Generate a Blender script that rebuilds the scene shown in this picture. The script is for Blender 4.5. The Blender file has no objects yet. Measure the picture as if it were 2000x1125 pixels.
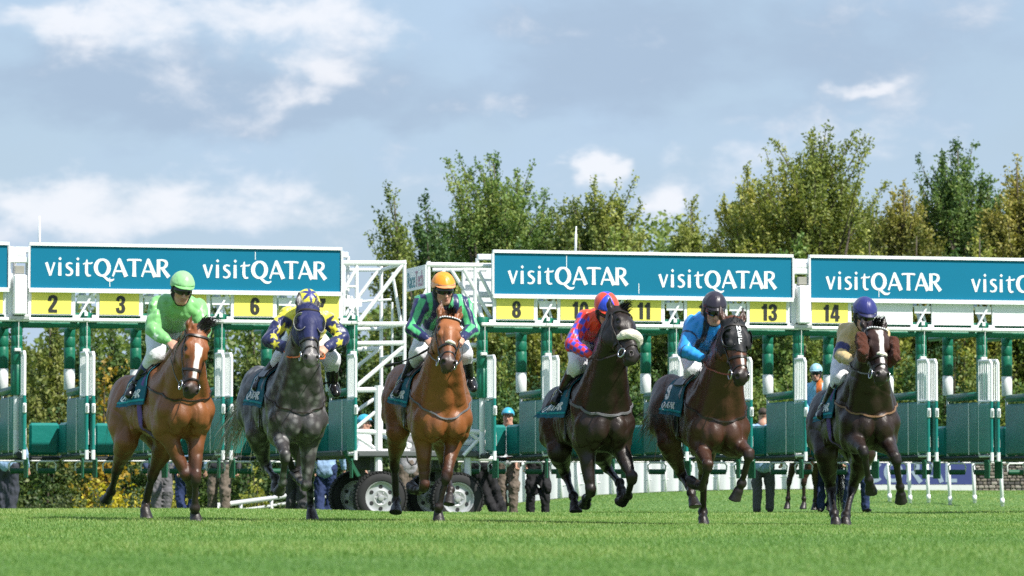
import bpy, math, random
import numpy as np
import openvdb as vdb
from mathutils import Vector, Matrix

scene = bpy.context.scene
COL = scene.collection
# ------------------------------------------------------------------ camera
FPX, HY, CAMZ = 8000.0, 964.0, 0.25          # focal length in px of a 2000 px wide picture, horizon row, eye height
TILT = math.atan((HY - 562.5) / FPX)
cd = bpy.data.cameras.new('camera')
cd.sensor_width = 36.0
cd.lens = 36.0 * FPX / 2000.0
cd.clip_start = 0.5
cd.clip_end = 3000.0
cd.dof.use_dof = True
cd.dof.focus_distance = 41.0
cd.dof.aperture_fstop = 6.3
cam = bpy.data.objects.new('camera', cd)
cam.location = (0, 0, CAMZ)
cam.rotation_euler = (math.pi / 2 + TILT, 0, 0)
COL.objects.link(cam)
scene.camera = cam

# ------------------------------------------------------------------ sun, sky, exposure
SUN_EL, SUN_AZ = math.radians(50), math.radians(128)     # azimuth measured clockwise from +Y (the way the camera looks)
sd = bpy.data.lights.new('sun', 'SUN')
sd.energy = 5.0
sd.angle = math.radians(0.53)
sd.color = (1.0, 0.955, 0.88)
sun = bpy.data.objects.new('sun', sd)
sdir = Vector((math.sin(SUN_AZ) * math.cos(SUN_EL), math.cos(SUN_AZ) * math.cos(SUN_EL), math.sin(SUN_EL)))
sun.rotation_euler = (-sdir).to_track_quat('-Z', 'Y').to_euler()
sun.location = (20, -20, 30)
COL.objects.link(sun)

scene.view_settings.view_transform = 'Standard'
scene.view_settings.look = 'None'
scene.view_settings.gamma = 1.0
scene.view_settings.exposure = 0.50
scene.view_settings.use_curve_mapping = False
scene.render.engine = 'CYCLES'
scene.cycles.max_bounces = 6
scene.cycles.diffuse_bounces = 3
scene.cycles.glossy_bounces = 3
scene.cycles.transmission_bounces = 4
scene.cycles.use_denoising = False


class NT:
    """A few shorthands for building node trees."""
    def __init__(s, nt): s.nt = nt
    def n(s, t, **kw):
        nd = s.nt.nodes.new(t)
        for k, v in kw.items(): setattr(nd, k, v)
        return nd
    def l(s, a, b): s.nt.links.new(a, b)
    def put(s, sock, v):
        if hasattr(v, 'is_output'): s.l(v, sock)
        else: sock.default_value = v
    def math(s, op, a, b=0.0, c=None, clamp=False):
        nd = s.n('ShaderNodeMath', operation=op, use_clamp=clamp)
        s.put(nd.inputs[0], a); s.put(nd.inputs[1], b)
        if c is not None: s.put(nd.inputs[2], c)
        return nd.outputs[0]
    def vmath(s, op, a, b=(0, 0, 0)):
        nd = s.n('ShaderNodeVectorMath', operation=op)
        s.put(nd.inputs[0], a); s.put(nd.inputs[1], b)
        return nd.outputs[0]
    def mix(s, f, a, b, blend='MIX'):
        nd = s.n('ShaderNodeMix', data_type='RGBA', blend_type=blend)
        s.put(nd.inputs[0], f); s.put(nd.inputs[6], a); s.put(nd.inputs[7], b)
        return nd.outputs[2]
    def noise(s, vec, scale, detail=4, rough=.55, dist=0.0):
        nd = s.n('ShaderNodeTexNoise')
        if vec is not None: s.l(vec, nd.inputs['Vector'])
        nd.inputs['Scale'].default_value = scale; nd.inputs['Detail'].default_value = detail
        nd.inputs['Roughness'].default_value = rough; nd.inputs['Distortion'].default_value = dist
        return nd.outputs[0]
    def ramp(s, f, lo, hi, smooth=True):
        nd = s.n('ShaderNodeMapRange', interpolation_type='SMOOTHSTEP' if smooth else 'LINEAR')
        s.put(nd.inputs[0], f); nd.inputs[1].default_value = lo; nd.inputs[2].default_value = hi
        return nd.outputs[0]


def rgba(c): return (c[0], c[1], c[2], 1.0)


def make_world():
    w = bpy.data.worlds.new('World'); scene.world = w; w.use_nodes = True
    t = NT(w.node_tree); w.node_tree.nodes.clear()
    out = t.n('ShaderNodeOutputWorld')
    sky = t.n('ShaderNodeTexSky', sky_type='NISHITA')
    sky.sun_disc = False; sky.sun_elevation = SUN_EL; sky.sun_rotation = SUN_AZ
    sky.altitude = 100; sky.air_density = 1.0; sky.dust_density = 1.6; sky.ozone_density = 1.0
    base = t.n('ShaderNodeVectorMath', operation='SCALE'); t.l(sky.outputs[0], base.inputs[0]); base.inputs['Scale'].default_value = 0.105
    geo = t.n('ShaderNodeTexCoord')
    d = geo.outputs['Generated']
    sx = t.n('ShaderNodeSeparateXYZ'); t.l(d, sx.inputs[0])
    # azimuth / elevation in units of the picture (2000 px = 0.25 rad); clouds go on all round
    az = t.math('ARCTAN2', sx.outputs[0], sx.outputs[1])
    el = t.math('ARCSINE', sx.outputs[2])
    cx = t.n('ShaderNodeCombineXYZ'); t.l(az, cx.inputs[0]); t.l(t.math('MULTIPLY', el, 1.7), cx.inputs[1])
    az0, el0 = az, el
    wn = t.n('ShaderNodeTexNoise'); t.l(cx.outputs[0], wn.inputs['Vector']); wn.inputs['Scale'].default_value = 48.0; wn.inputs['Detail'].default_value = 5; wn.inputs['Roughness'].default_value = .55
    ws_ = t.n('ShaderNodeSeparateColor'); t.l(wn.outputs['Color'], ws_.inputs[0])
    az = t.math('MULTIPLY_ADD', t.math('SUBTRACT', ws_.outputs[0], .5), .034, az0); el = t.math('MULTIPLY_ADD', t.math('SUBTRACT', ws_.outputs[1], .5), .020, el0)
    # broad masses, then detail
    warp = t.noise(cx.outputs[0], 9.0, 3, .5)
    n1 = t.noise(cx.outputs[0], 15.0, 12, .56, .25)
    off = t.n('ShaderNodeVectorMath', operation='ADD'); t.l(cx.outputs[0], off.inputs[0]); off.inputs[1].default_value = (3.1, 7.7, 1.3)
    n2 = t.noise(off.outputs[0], 52.0, 10, .60, .25)

    def blob(px, py, rx, ry):
        a0 = (px - 1000) / FPX; e0 = (HY - py) / FPX
        u = t.math('DIVIDE', t.math('SUBTRACT', az, a0), rx / FPX)
        v = t.math('DIVIDE', t.math('SUBTRACT', el, e0), ry / FPX)
        q = t.math('ADD', t.math('MULTIPLY', u, u), t.math('MULTIPLY', v, v))
        return t.math('EXPONENT', t.math('MULTIPLY', q, -1.0))

    def total(lst):
        s = None
        for (px, py, rx, ry, wgt) in lst:
            b = t.math('MULTIPLY', blob(px, py, rx, ry), wgt)
            s = b if s is None else t.math('ADD', s, b)
        return s
    # grey undersides of the cloud sheet
    grey = total([(380, 200, 520, 75, 1.0), (1500, 110, 520, 110, .75), (1180, 170, 220, 120, .5), (150, 130, 260, 60, .5), (120, 480, 200, 40, .35), (1250, 20, 300, 60, .45),
                  (700, 225, 330, 50, .35)])
    g = t.math('ADD', t.math('ADD', grey, t.math('MULTIPLY', t.math('SUBTRACT', n1, .5), 3.0)), t.math('MULTIPLY', t.math('SUBTRACT', n2, .5), .7))
    gmask = t.ramp(g, .05, 1.05)
    # bright, sunlit heaps
    white = total([(130, 55, 150, 45, .75), (600, 160, 75, 45, .75), (450, 30, 260, 45, .7), (690, 60, 120, 80, .55), (1160, 335, 50, 34, 1.1), (1285, 402, 72, 44, 1.0), (1690, 165, 62, 18, .65), (250, 425, 280, 80, .80),
                   (580, 425, 190, 70, .6), (30, 400, 130, 60, .6), (980, 205, 110, 28, .55), (1370, 320, 200, 50, .35), (1560, 300, 260, 100, .25)])
    wv = t.math('ADD', white, t.math('MULTIPLY', t.math('SUBTRACT', n1, .5), 2.6))
    wv = t.math('ADD', wv, t.math('MULTIPLY', t.math('SUBTRACT', n2, .5), 1.5))
    wmask = t.ramp(wv, .16, 1.0)
    veil = t.ramp(t.math('ADD', t.math('MULTIPLY', t.math('SUBTRACT', n1, .5), .8), t.math('MULTIPLY', warp, .8)), .15, .75)
    c0 = t.mix(t.math('MULTIPLY_ADD', veil, .35, .58), base.outputs[0], rgba((.455, .60, .79)))
    c1 = t.mix(t.math('MULTIPLY', gmask, .82), c0, rgba((.35, .455, .595)))
    c2 = t.mix(t.math('MULTIPLY', wmask, .72), c1, rgba((.90, .895, .92)))
    bg = t.n('ShaderNodeBackground'); t.l(c2, bg.inputs[0]); bg.inputs[1].default_value = 0.82
    t.l(bg.outputs[0], out.inputs[0])
make_world()

# ------------------------------------------------------------------ geometry helpers
rng = np.random.default_rng(7)
CT, ST = math.cos(TILT), math.sin(TILT)


def ray(px, py):
    a = (px - 1000) / FPX; b = (562.5 - py) / FPX
    return np.array([a, CT - b * ST, ST + b * CT])


def at(px, py, Y):
    """The point of the place seen at a pixel of the photograph, Y metres away."""
    r = ray(px, py); r = r * (Y / r[1])
    return np.array([r[0], r[1], CAMZ + r[2]])


def sstep(a, b, x):
    t = np.clip((np.asarray(x, float) - a) / (b - a), 0, 1)
    return t * t * (3 - 2 * t)


def fnoise(X, seed=0, f=1.0, oct=3):
    """A cheap smooth noise from summed sines, about -1..1."""
    r = np.random.default_rng(seed); out = np.zeros(X.shape[:-1]); a = 1.0; tot = 0
    for o in range(oct):
        for _ in range(4):
            d = r.normal(size=3); d /= np.linalg.norm(d)
            out += a * np.sin((X @ d) * f * (2 ** o) * r.uniform(.8, 1.3) + r.uniform(0, 6.28)); tot += a
        a *= .55
    return out / tot * 2


def mesh_np(name, V, F, smooth=True, mat=None, col=None, flat=None):
    """A mesh from numpy arrays; F is (n,3) or (n,4) or a list of such arrays."""
    me = bpy.data.meshes.new(name)
    V = np.asarray(V, np.float32)
    Fs = F if isinstance(F, list) else [F]
    Fs = [np.asarray(f, np.int32) for f in Fs if len(f)]
    me.vertices.add(len(V)); me.vertices.foreach_set('co', V.ravel())
    loops = np.concatenate([f.ravel() for f in Fs]) if Fs else np.zeros(0, np.int32)
    tot = np.concatenate([np.full(len(f), f.shape[1], np.int32) for f in Fs]) if Fs else np.zeros(0, np.int32)
    st = np.concatenate([[0], np.cumsum(tot)[:-1]]).astype(np.int32) if len(tot) else tot
    me.loops.add(len(loops)); me.loops.foreach_set('vertex_index', loops)
    me.polygons.add(len(tot)); me.polygons.foreach_set('loop_start', st); me.polygons.foreach_set('loop_total', tot)
    me.update(calc_edges=True)
    me.polygons.foreach_set('use_smooth', np.full(len(tot), bool(smooth)))
    if col is not None:
        ca = me.color_attributes.new('Col', 'FLOAT_COLOR', 'POINT')
        c4 = np.ones((len(V), 4), np.float32); c4[:, :3] = col
        ca.data.foreach_set('color', c4.ravel())
    if mat is not None:
        for m in (mat if isinstance(mat, (list, tuple)) else [mat]): me.materials.append(m)
    return me


class MB:
    """Collects boxes, tubes and lathes; build() links them as ONE mesh object."""
    def __init__(s): s.V = []; s.F = []; s.M = []; s.n = 0
    def add(s, V, F, mi=0):
        V = [tuple(map(float, v)) for v in V]
        s.V += V; s.F += [tuple(int(i) + s.n for i in f) for f in F]; s.M += [mi] * len(F); s.n += len(V)
    def box(s, c, size, R=None, mi=0, bev=0.0):
        x, y, z = [v / 2 for v in size]
        b = min(bev, x * .9, y * .9, z * .9)
        if b > 0:
            V = []; 
            for sx in (-1, 1):
                for sy in (-1, 1):
                    for sz in (-1, 1):
                        V += [(sx * x, sy * (y - b), sz * (z - b)), (sx * (x - b), sy * y, sz * (z - b)), (sx * (x - b), sy * (y - b), sz * z)]
            me = hull_faces(V)
            F = me
        else:
            V = [(sx * x, sy * y, sz * z) for sx in (-1, 1) for sy in (-1, 1) for sz in (-1, 1)]
            F = [(0, 1, 3, 2), (4, 6, 7, 5), (0, 4, 5, 1), (2, 3, 7, 6), (0, 2, 6, 4), (1, 5, 7, 3)]
        V = np.array(V)
        if R is not None: V = V @ np.asarray(R).T
        s.add(V + np.asarray(c, float), F, mi)
    def beam(s, a, b, w, h=None, up=(0, 0, 1), mi=0, bev=0.0):
        """A square bar from a to b."""
        a = np.asarray(a, float); b = np.asarray(b, float); h = w if h is None else h
        x = b - a; L = np.linalg.norm(x); x = x / L
        u = np.asarray(up, float)
        if abs(np.dot(u, x)) > .98: u = np.array([0., 1., 0.])
        y = np.cross(u, x); y /= np.linalg.norm(y); z = np.cross(x, y)
        s.box((a + b) / 2, (L, w, h), np.stack([x, y, z], 1), mi, bev)
    def tube(s, pts, r, n=8, mi=0, cap=True, flat=None):
        """A round tube along pts; r is one radius or one per point."""
        pts = np.asarray(pts, float); m = len(pts)
        r = np.full(m, r, float) if np.isscalar(r) else np.asarray(r, float)
        T = np.gradient(pts, axis=0); T /= np.linalg.norm(T, axis=1)[:, None] + 1e-12
        u = np.array([0., 0., 1.]) if abs(T[0][2]) < .9 else np.array([1., 0., 0.])
        V = []; F = []
        for i in range(m):
            u = u - T[i] * np.dot(u, T[i]); u /= np.linalg.norm(u) + 1e-12
            v = np.cross(T[i], u)
            for k in range(n):
                a = 2 * math.pi * k / n
                V.append(pts[i] + (u * math.cos(a) + v * math.sin(a)) * r[i])
        for i in range(m - 1):
            for k in range(n):
                k2 = (k + 1) % n
                F.append((i * n + k, i * n + k2, (i + 1) * n + k2, (i + 1) * n + k))
        if cap:
            F.append(tuple(range(n - 1, -1, -1))); F.append(tuple((m - 1) * n + k for k in range(n)))
        s.add(V, F, mi)
    def belt(s, pts, nrm, w, th, mi=0, closed=False):
        """A strap of width w and thickness th along pts, lying flat against normals nrm."""
        pts = np.asarray(pts, float); nrm = np.asarray(nrm, float); m = len(pts)
        T = (np.roll(pts, -1, 0) - np.roll(pts, 1, 0)) if closed else np.gradient(pts, axis=0)
        T /= np.linalg.norm(T, axis=1)[:, None] + 1e-12
        B = np.cross(nrm, T); B /= np.linalg.norm(B, axis=1)[:, None] + 1e-12
        V = []
        for i in range(m):
            for (a, b) in ((-1, 0), (1, 0), (.8, 1), (-.8, 1)):
                V.append(pts[i] + B[i] * a * w / 2 + nrm[i] * b * th)
        F = []
        for i in range(m if closed else m - 1):
            j = (i + 1) % m
            for k in range(4):
                k2 = (k + 1) % 4
                F.append((i * 4 + k, i * 4 + k2, j * 4 + k2, j * 4 + k))
        if not closed:
            F.append((3, 2, 1, 0)); F.append(tuple((m - 1) * 4 + k for k in range(4)))
        s.add(V, F, mi)
    def lathe(s, c, axis, prof, n=24, mi=0):
        """Profile (distance along axis, radius) turned about axis through c."""
        axis = np.asarray(axis, float); axis /= np.linalg.norm(axis)
        u = np.array([0., 0., 1.]) if abs(axis[2]) < .9 else np.array([1., 0., 0.])
        u = u - axis * np.dot(u, axis); u /= np.linalg.norm(u); v = np.cross(axis, u)
        V = []; F = []; m = len(prof)
        for (h, r) in prof:
            for k in range(n):
                a = 2 * math.pi * k / n
                V.append(np.asarray(c) + axis * h + (u * math.cos(a) + v * math.sin(a)) * r)
        for i in range(m - 1):
            for k in range(n):
                k2 = (k + 1) % n
                F.append((i * n + k, i * n + k2, (i + 1) * n + k2, (i + 1) * n + k))
        s.add(V, F, mi)
    def mesh(s, name, mat, smooth=False):
        me = bpy.data.meshes.new(name)
        me.from_pydata(s.V, [], s.F)
        for m in (mat if isinstance(mat, (list, tuple)) else [mat]): me.materials.append(m)
        me.polygons.foreach_set('material_index', s.M)
        me.polygons.foreach_set('use_smooth', [bool(smooth)] * len(s.F))
        me.update()
        if smooth == 'auto': me.set_sharp_from_angle(angle=.65)
        return me
    def build(s, name, mat, parent=None, smooth=False):
        return link(name, s.mesh(name, mat, smooth), parent)


_hull = {}
def hull_faces(V):
    key = 'bev'
    if key not in _hull:
        import bmesh
        bm = bmesh.new()
        vs = [bm.verts.new(v) for v in [(sx * (1 if k == 0 else .7), sy * (1 if k == 1 else .7), sz * (1 if k == 2 else .7)) for sx in (-1, 1) for sy in (-1, 1) for sz in (-1, 1) for k in range(3)]]
        bm.verts.ensure_lookup_table()
        r = bmesh.ops.convex_hull(bm, input=vs)
        bmesh.ops.dissolve_limit(bm, angle_limit=.01, verts=bm.verts, edges=bm.edges)
        bm.verts.index_update()
        bmesh.ops.recalc_face_normals(bm, faces=bm.faces)
        co = np.array([v.co[:] for v in bm.verts]); ref = np.array([(sx * (1 if k == 0 else .7), sy * (1 if k == 1 else .7), sz * (1 if k == 2 else .7)) for sx in (-1, 1) for sy in (-1, 1) for sz in (-1, 1) for k in range(3)])
        mp = [int(np.argmin(((ref - c) ** 2).sum(1))) for c in co]
        _hull[key] = [tuple(mp[v.index] for v in f.verts) for f in bm.faces]
        bm.free()
    return _hull[key]


def link(name, me, parent=None):
    o = bpy.data.objects.new(name, me); COL.objects.link(o)
    if parent is not None: o.parent = parent
    return o


def empty(name, loc=(0, 0, 0), rz=0.0):
    o = bpy.data.objects.new(name, None); o.empty_display_size = .2
    o.location = tuple(map(float, loc)); o.rotation_euler = (0, 0, rz); COL.objects.link(o)
    return o


def tag(o, label=None, cat=None, group=None, kind=None):
    if label: o['label'] = label
    if cat: o['category'] = cat
    if group: o['group'] = group
    if kind: o['kind'] = kind
    return o


def copy_tree(o, parent=None):
    c = o.copy(); COL.objects.link(c)
    if parent is not None: c.parent = parent
    for ch in list(o.children): copy_tree(ch, c)
    return c


# ------------------------------------------------------------------ materials
MATS = {}
def mat(name, color, rough=.5, spec=.5, metal=0.0, var=.0, vscale=6.0, bump=0.0, bscale=30.0, vcol=False, sheen=0.0, coat=0.0, dirt=None, dscale=2.0, dlo=.55, dhi=.75, stretch=None):
    if name in MATS: return MATS[name]
    m = bpy.data.materials.new(name); m.use_nodes = True
    t = NT(m.node_tree); b = m.node_tree.nodes['Principled BSDF']
    b.inputs['Roughness'].default_value = rough; b.inputs['Specular IOR Level'].default_value = spec; b.inputs['Metallic'].default_value = metal
    b.inputs['Sheen Weight'].default_value = sheen; b.inputs['Coat Weight'].default_value = coat; b.inputs['Coat Roughness'].default_value = .25
    tc = t.n('ShaderNodeTexCoord'); vec = tc.outputs['Object']
    if stretch:
        mp = t.n('ShaderNodeMapping'); mp.inputs['Scale'].default_value = stretch; t.l(vec, mp.inputs[0]); vec = mp.outputs[0]
    if vcol:
        a = t.n('ShaderNodeAttribute', attribute_name='Col'); c = a.outputs['Color']
    else:
        c = None
    if var or dirt:
        base = c if c is not None else rgba(color)
        if var:
            nz = t.noise(vec, vscale, 5, .6)
            k = t.math('MULTIPLY_ADD', t.math('SUBTRACT', nz, .5), var * 3, 1.0)
            cc = t.n('ShaderNodeCombineColor')
            for i in range(3): t.l(k, cc.inputs[i])
            base = t.mix(1.0, base, cc.outputs[0], 'MULTIPLY')
        if dirt is not None:
            nz2 = t.noise(vec, dscale, 6, .65, .4)
            base = t.mix(t.ramp(nz2, dlo, dhi), base, rgba(dirt))
        t.l(base, b.inputs['Base Color'])
    elif c is not None: t.l(c, b.inputs['Base Color'])
    else: b.inputs['Base Color'].default_value = rgba(color)
    if bump:
        nz = t.noise(vec, bscale, 4, .55)
        bp = t.n('ShaderNodeBump'); bp.inputs['Strength'].default_value = 1.0; bp.inputs['Distance'].default_value = bump
        t.l(nz, bp.inputs['Height']); t.l(bp.outputs[0], b.inputs['Normal'])
    MATS[name] = m
    return m


def leaf_mat(name, cols, trans=.35, rough=.5):
    """Foliage: colour differs from leaf to leaf, light passes through the blades."""
    m = bpy.data.materials.new(name); m.use_nodes = True
    t = NT(m.node_tree); m.node_tree.nodes.clear()
    a = t.n('ShaderNodeAttribute', attribute_name='Col')
    p = t.n('ShaderNodeBsdfPrincipled'); t.l(a.outputs['Color'], p.inputs['Base Color'])
    p.inputs['Roughness'].default_value = rough; p.inputs['Specular IOR Level'].default_value = .3
    tr = t.n('ShaderNodeBsdfTranslucent')
    t.l(t.mix(1.0, a.outputs['Color'], rgba((1.15, 1.2, .55)), 'MULTIPLY'), tr.inputs['Color'])
    mx = t.n('ShaderNodeMixShader'); mx.inputs[0].default_value = trans
    t.l(p.outputs[0], mx.inputs[1]); t.l(tr.outputs[0], mx.inputs[2])
    o = t.n('ShaderNodeOutputMaterial'); t.l(mx.outputs[0], o.inputs[0])
    return m
# ------------------------------------------------------------------ lettering drawn as broad-nib strokes: (polyline, widths)
def ring(cx, cy, rx, ry, wx, wy, a0=0, a1=360, n=28):
    a = np.radians(np.linspace(a0, a1, n))
    return (np.stack([cx + rx * np.cos(a), cy + ry * np.sin(a)], 1), wy + (wx - wy) * np.abs(np.cos(a)))

def stroke(pts, w):
    pts = np.asarray(pts, float); w = np.full(len(pts), w, float) if np.isscalar(w) else np.asarray(w, float)
    return (pts, w)

def curve(pts, w, m=5):
    """Catmull-Rom through the points."""
    pts = np.asarray(pts, float); w = np.full(len(pts), w, float) if np.isscalar(w) else np.asarray(w, float)
    P = np.concatenate([[2 * pts[0] - pts[1]], pts, [2 * pts[-1] - pts[-2]]]); out = []; ww = []
    for i in range(1, len(P) - 2):
        for t in np.linspace(0, 1, m, endpoint=False):
            a, b, c, d = P[i - 1:i + 3]
            out.append(.5 * ((2 * b) + (-a + c) * t + (2 * a - 5 * b + 4 * c - d) * t * t + (-a + 3 * b - 3 * c + d) * t ** 3)); ww.append(w[i - 1] + (w[i] - w[i - 1]) * t)
    return (np.array(out + [pts[-1]]), np.array(ww + [w[-1]]))

GLYPH = {   # name: (advance, strokes); cap height 1
 'v': (.62, [stroke([(.04, .74), (.28, 0)], [.15, .13]), stroke([(.27, .02), (.50, .74)], [.09, .10])]),
 'i': (.32, [stroke([(.10, 0), (.10, .74)], [.17, .15]), stroke([(.11, .87), (.11, .96), (.11, 1.05)], [.02, .17, .02])]),
 's': (.52, [curve([(.40, .68), (.24, .72), (.10, .64), (.12, .50), (.27, .39), (.38, .26), (.33, .09), (.17, .03), (.02, .08)], [.07, .09, .12, .14, .15, .14, .11, .09, .07])]),
 't': (.58, [curve([(.22, .93), (.20, .6), (.20, .22), (.28, .04), (.45, .035)], [.06, .15, .16, .13, .07]), curve([(.0, .66), (.14, .72), (.44, .72), (.54, .78)], [.05, .08, .08, .06])]),
 'Q': (1.02, [ring(.46, .49, .375, .455, .21, .10), curve([(.46, .04), (.62, -.06), (.80, -.20), (1.0, -.22), (1.14, -.14)], [.07, .13, .14, .11, .04])]),
 'A': (.86, [stroke([(.04, 0), (.39, 1)], [.10, .10]), stroke([(.36, 1), (.40, .97), (.80, 0)], [.12, .17, .22]), stroke([(.16, .30), (.64, .30)], .09)]),
 'T': (.80, [curve([(.0, .90), (.1, .95), (.70, .95), (.80, .90)], [.10, .10, .10, .10]), stroke([(.40, .95), (.40, .2), (.40, 0)], [.18, .19, .23])]),
 'R': (.82, [stroke([(.13, 0), (.13, .2), (.13, 1)], [.22, .19, .19]), curve([(.13, .95), (.38, .955), (.56, .86), (.57, .68), (.44, .53), (.20, .49)], [.09, .10, .15, .17, .12, .08]), stroke([(.32, .52), (.72, 0)], [.15, .22])]),
 'N': (.80, [stroke([(.1, 0), (.1, 1)], .18), stroke([(.08, .95), (.62, .05)], .18), stroke([(.6, 0), (.6, 1)], .18)]),
 'E': (.66, [stroke([(.1, 0), (.1, 1)], .18), stroke([(.1, .92), (.55, .92)], .16), stroke([(.1, .5), (.5, .5)], .16), stroke([(.1, .08), (.55, .08)], .16)]),
 'F': (.62, [stroke([(.1, 0), (.1, 1)], .18), stroke([(.1, .92), (.55, .92)], .16), stroke([(.1, .48), (.5, .48)], .16)]),
 'C': (.80, [ring(.45, .5, .36, .42, .19, .17, 42, 318)]),
 'O': (.95, [ring(.45, .5, .37, .42, .19, .17)]),
 'L': (.62, [stroke([(.1, 0), (.1, 1)], .19), stroke([(.1, .085), (.56, .085)], .17)]),
 '1': (.42, [stroke([(.24, 0), (.24, 1)], .21), stroke([(.03, .74), (.15, .82), (.22, .94)], [.14, .15, .12])]),
 '2': (.60, [curve([(.10, .66), (.12, .84), (.28, .915), (.43, .84), (.43, .66), (.30, .43), (.14, .20), (.10, .08)], [.19, .18, .17, .20, .21, .20, .19, .18]), stroke([(.03, .085), (.53, .085)], .17)]),
 '3': (.60, [curve([(.10, .70), (.14, .87), (.28, .915), (.42, .84), (.42, .66), (.32, .55), (.20, .53)], [.18, .17, .17, .20, .19, .14, .13]), curve([(.20, .53), (.36, .48), (.44, .30), (.40, .14), (.27, .085), (.13, .13), (.09, .31)], [.13, .15, .20, .20, .17, .18, .18])]),
 '4': (.62, [stroke([(.36, 1.0), (.08, .30)], [.17, .15]), stroke([(.02, .27), (.60, .27)], .15), stroke([(.42, 0), (.42, 1)], .20)]),
 '5': (.60, [stroke([(.12, .92), (.52, .92)], .16), stroke([(.14, .95), (.12, .48)], .17), curve([(.12, .54), (.28, .61), (.43, .50), (.44, .24), (.28, .085), (.12, .14), (.08, .28)], [.12, .15, .19, .20, .17, .17, .17])]),
 '6': (.60, [ring(.28, .31, .165, .225, .20, .16), curve([(.115, .33), (.115, .66), (.18, .86), (.30, .915), (.42, .84), (.45, .70)], [.20, .20, .19, .17, .18, .18])]),
 '7': (.56, [stroke([(.02, .91), (.52, .91)], .17), curve([(.45, .9), (.30, .55), (.22, 0)], [.18, .19, .21])]),
 '8': (.60, [ring(.28, .715, .155, .20, .19, .15), ring(.28, .29, .170, .21, .20, .16)]),
 '9': (.60, [ring(.28, .69, .165, .225, .20, .16), curve([(.445, .67), (.445, .34), (.38, .14), (.26, .085), (.14, .16), (.11, .30)], [.20, .20, .19, .17, .18, .18])]),
 '0': (.60, [ring(.28, .5, .175, .42, .20, .16)]),
}


def strips(text, track=0.0):
    """2-D quads of a word, each stroke its own list; also the word's width."""
    x = 0.0; out = []
    for ch in text:
        if ch == ' ': x += .4; continue
        adv, st = GLYPH[ch]
        for pts, w in st:
            T = np.gradient(pts, axis=0); T /= np.linalg.norm(T, axis=1)[:, None] + 1e-9
            Nn = np.stack([-T[:, 1], T[:, 0]], 1)
            a = pts + Nn * w[:, None] * .53; b = pts - Nn * w[:, None] * .53
            out.append((a + [x, 0], b + [x, 0]))
        x += adv + track
    return out, x - track


def letter_mesh(name, words, mat, fn):
    """Words [(text, x, y, height, track)] as thin solid strokes; fn(x, y, lift) puts a point of the plane into the place."""
    V = []; F = []; k = 0
    for (text, x0, y0, hgt, track) in words:
        st, _ = strips(text, track)
        for si, (a, b) in enumerate(st):
            lift = .0035 + .0006 * (si % 4)
            m = len(a); base = len(V)
            for i in range(m):
                for (p, lf) in ((a[i], lift), (b[i], lift), (b[i], 0), (a[i], 0)):
                    V.append(fn(x0 + p[0] * hgt, y0 + p[1] * hgt, lf))
            for i in range(m - 1):
                for q in range(3 if True else 4):
                    e = [(0, 1), (1, 2), (3, 0)][q]
                    F.append((base + i * 4 + e[0], base + (i + 1) * 4 + e[0], base + (i + 1) * 4 + e[1], base + i * 4 + e[1]))
            F.append((base, base + 1, base + 2, base + 3)); e = base + (m - 1) * 4; F.append((e + 3, e + 2, e + 1, e))
    return mesh_np(name, np.array(V), np.array(F), False, mat)


def letter_words(words, mat, fn, parent, name='lettering'):
    for w in words: link(name, letter_mesh(name, [w], mat, fn), parent)


def word_width(text, track=0.0): return strips(text, track)[1]


def cloth_text(c, parent):
    """The sponsor's words along the lower edge of the saddle cloth, both sides."""
    P, N = c['cloth']; nu, nv, _ = P.shape
    def fn_for(side):
        def fn(x, y, lift):
            # x along the horse in metres from the rear edge as read, y up from the lower edge
            uu = (x / .53) * (nu - 1); vv = 1.6 + y / .0245
            if side > 0: vv = nv - 1 - vv; uu = nu - 1 - uu
            uu = min(max(uu, 0), nu - 1.001); vv = min(max(vv, 0), nv - 1.001)
            i, j = int(uu), int(vv); a, b = uu - i, vv - j
            q = lambda G: (G[i, j] * (1 - a) + G[i + 1, j] * a) * (1 - b) + (G[i, j + 1] * (1 - a) + G[i + 1, j + 1] * a) * b
            return q(P) + q(N) * (.0065 + lift)
        return fn
    for side in (-1, 1):
        ws = [('visit', .05, .150, .080, .10), ('QATAR', .03, .040, .098, .02)]
        if c.get('number'): ws = [('QATAR', .03, .030, .085, .02), (c['number'], .02, .145, .20, .0)]
        letter_words(ws, M_WHITE, fn_for(side), parent)
# ------------------------------------------------------------------ turf
def ground_z(X, Y):
    """Height of the turf: nearly level where the horses run, a slight brow before the gate, falling off behind it at the left and
    rising to the rail at the right."""
    X = np.asarray(X, float); Y = np.asarray(Y, float)
    z = -.018 + .022 * sstep(42, 50, Y) - 0.012 * np.clip(X, -4, 6) * sstep(28, 40, Y) * (1 - sstep(48, 60, Y))
    z = z + (0.004 + .006 * sstep(44, 55, Y)) * np.sin(X * .7 + Y * .21) + 0.003 * np.sin(X * 1.9 - Y * .13 + 1.0)
    right = sstep(-1.5, 1.6, X - (Y - 60) * .02)
    left = 1 - right
    z = z + left * -.004 * np.exp(-((Y - 51) / 6.0) ** 2)
    z = z - left * .24 * sstep(53, 61, Y) - right * .07 * sstep(52, 60, Y)
    far_left = 1 - sstep(-4.5, -.5, X)
    z = z - far_left * 2.6 * sstep(69, 104, Y)
    z = z + (1 - far_left) * (.19 * sstep(68, 104, Y) + .20 * sstep(68, 104, Y) * sstep(-1, 6, X))
    z = z + sstep(125, 300, Y) * 2.5
    return z

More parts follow.
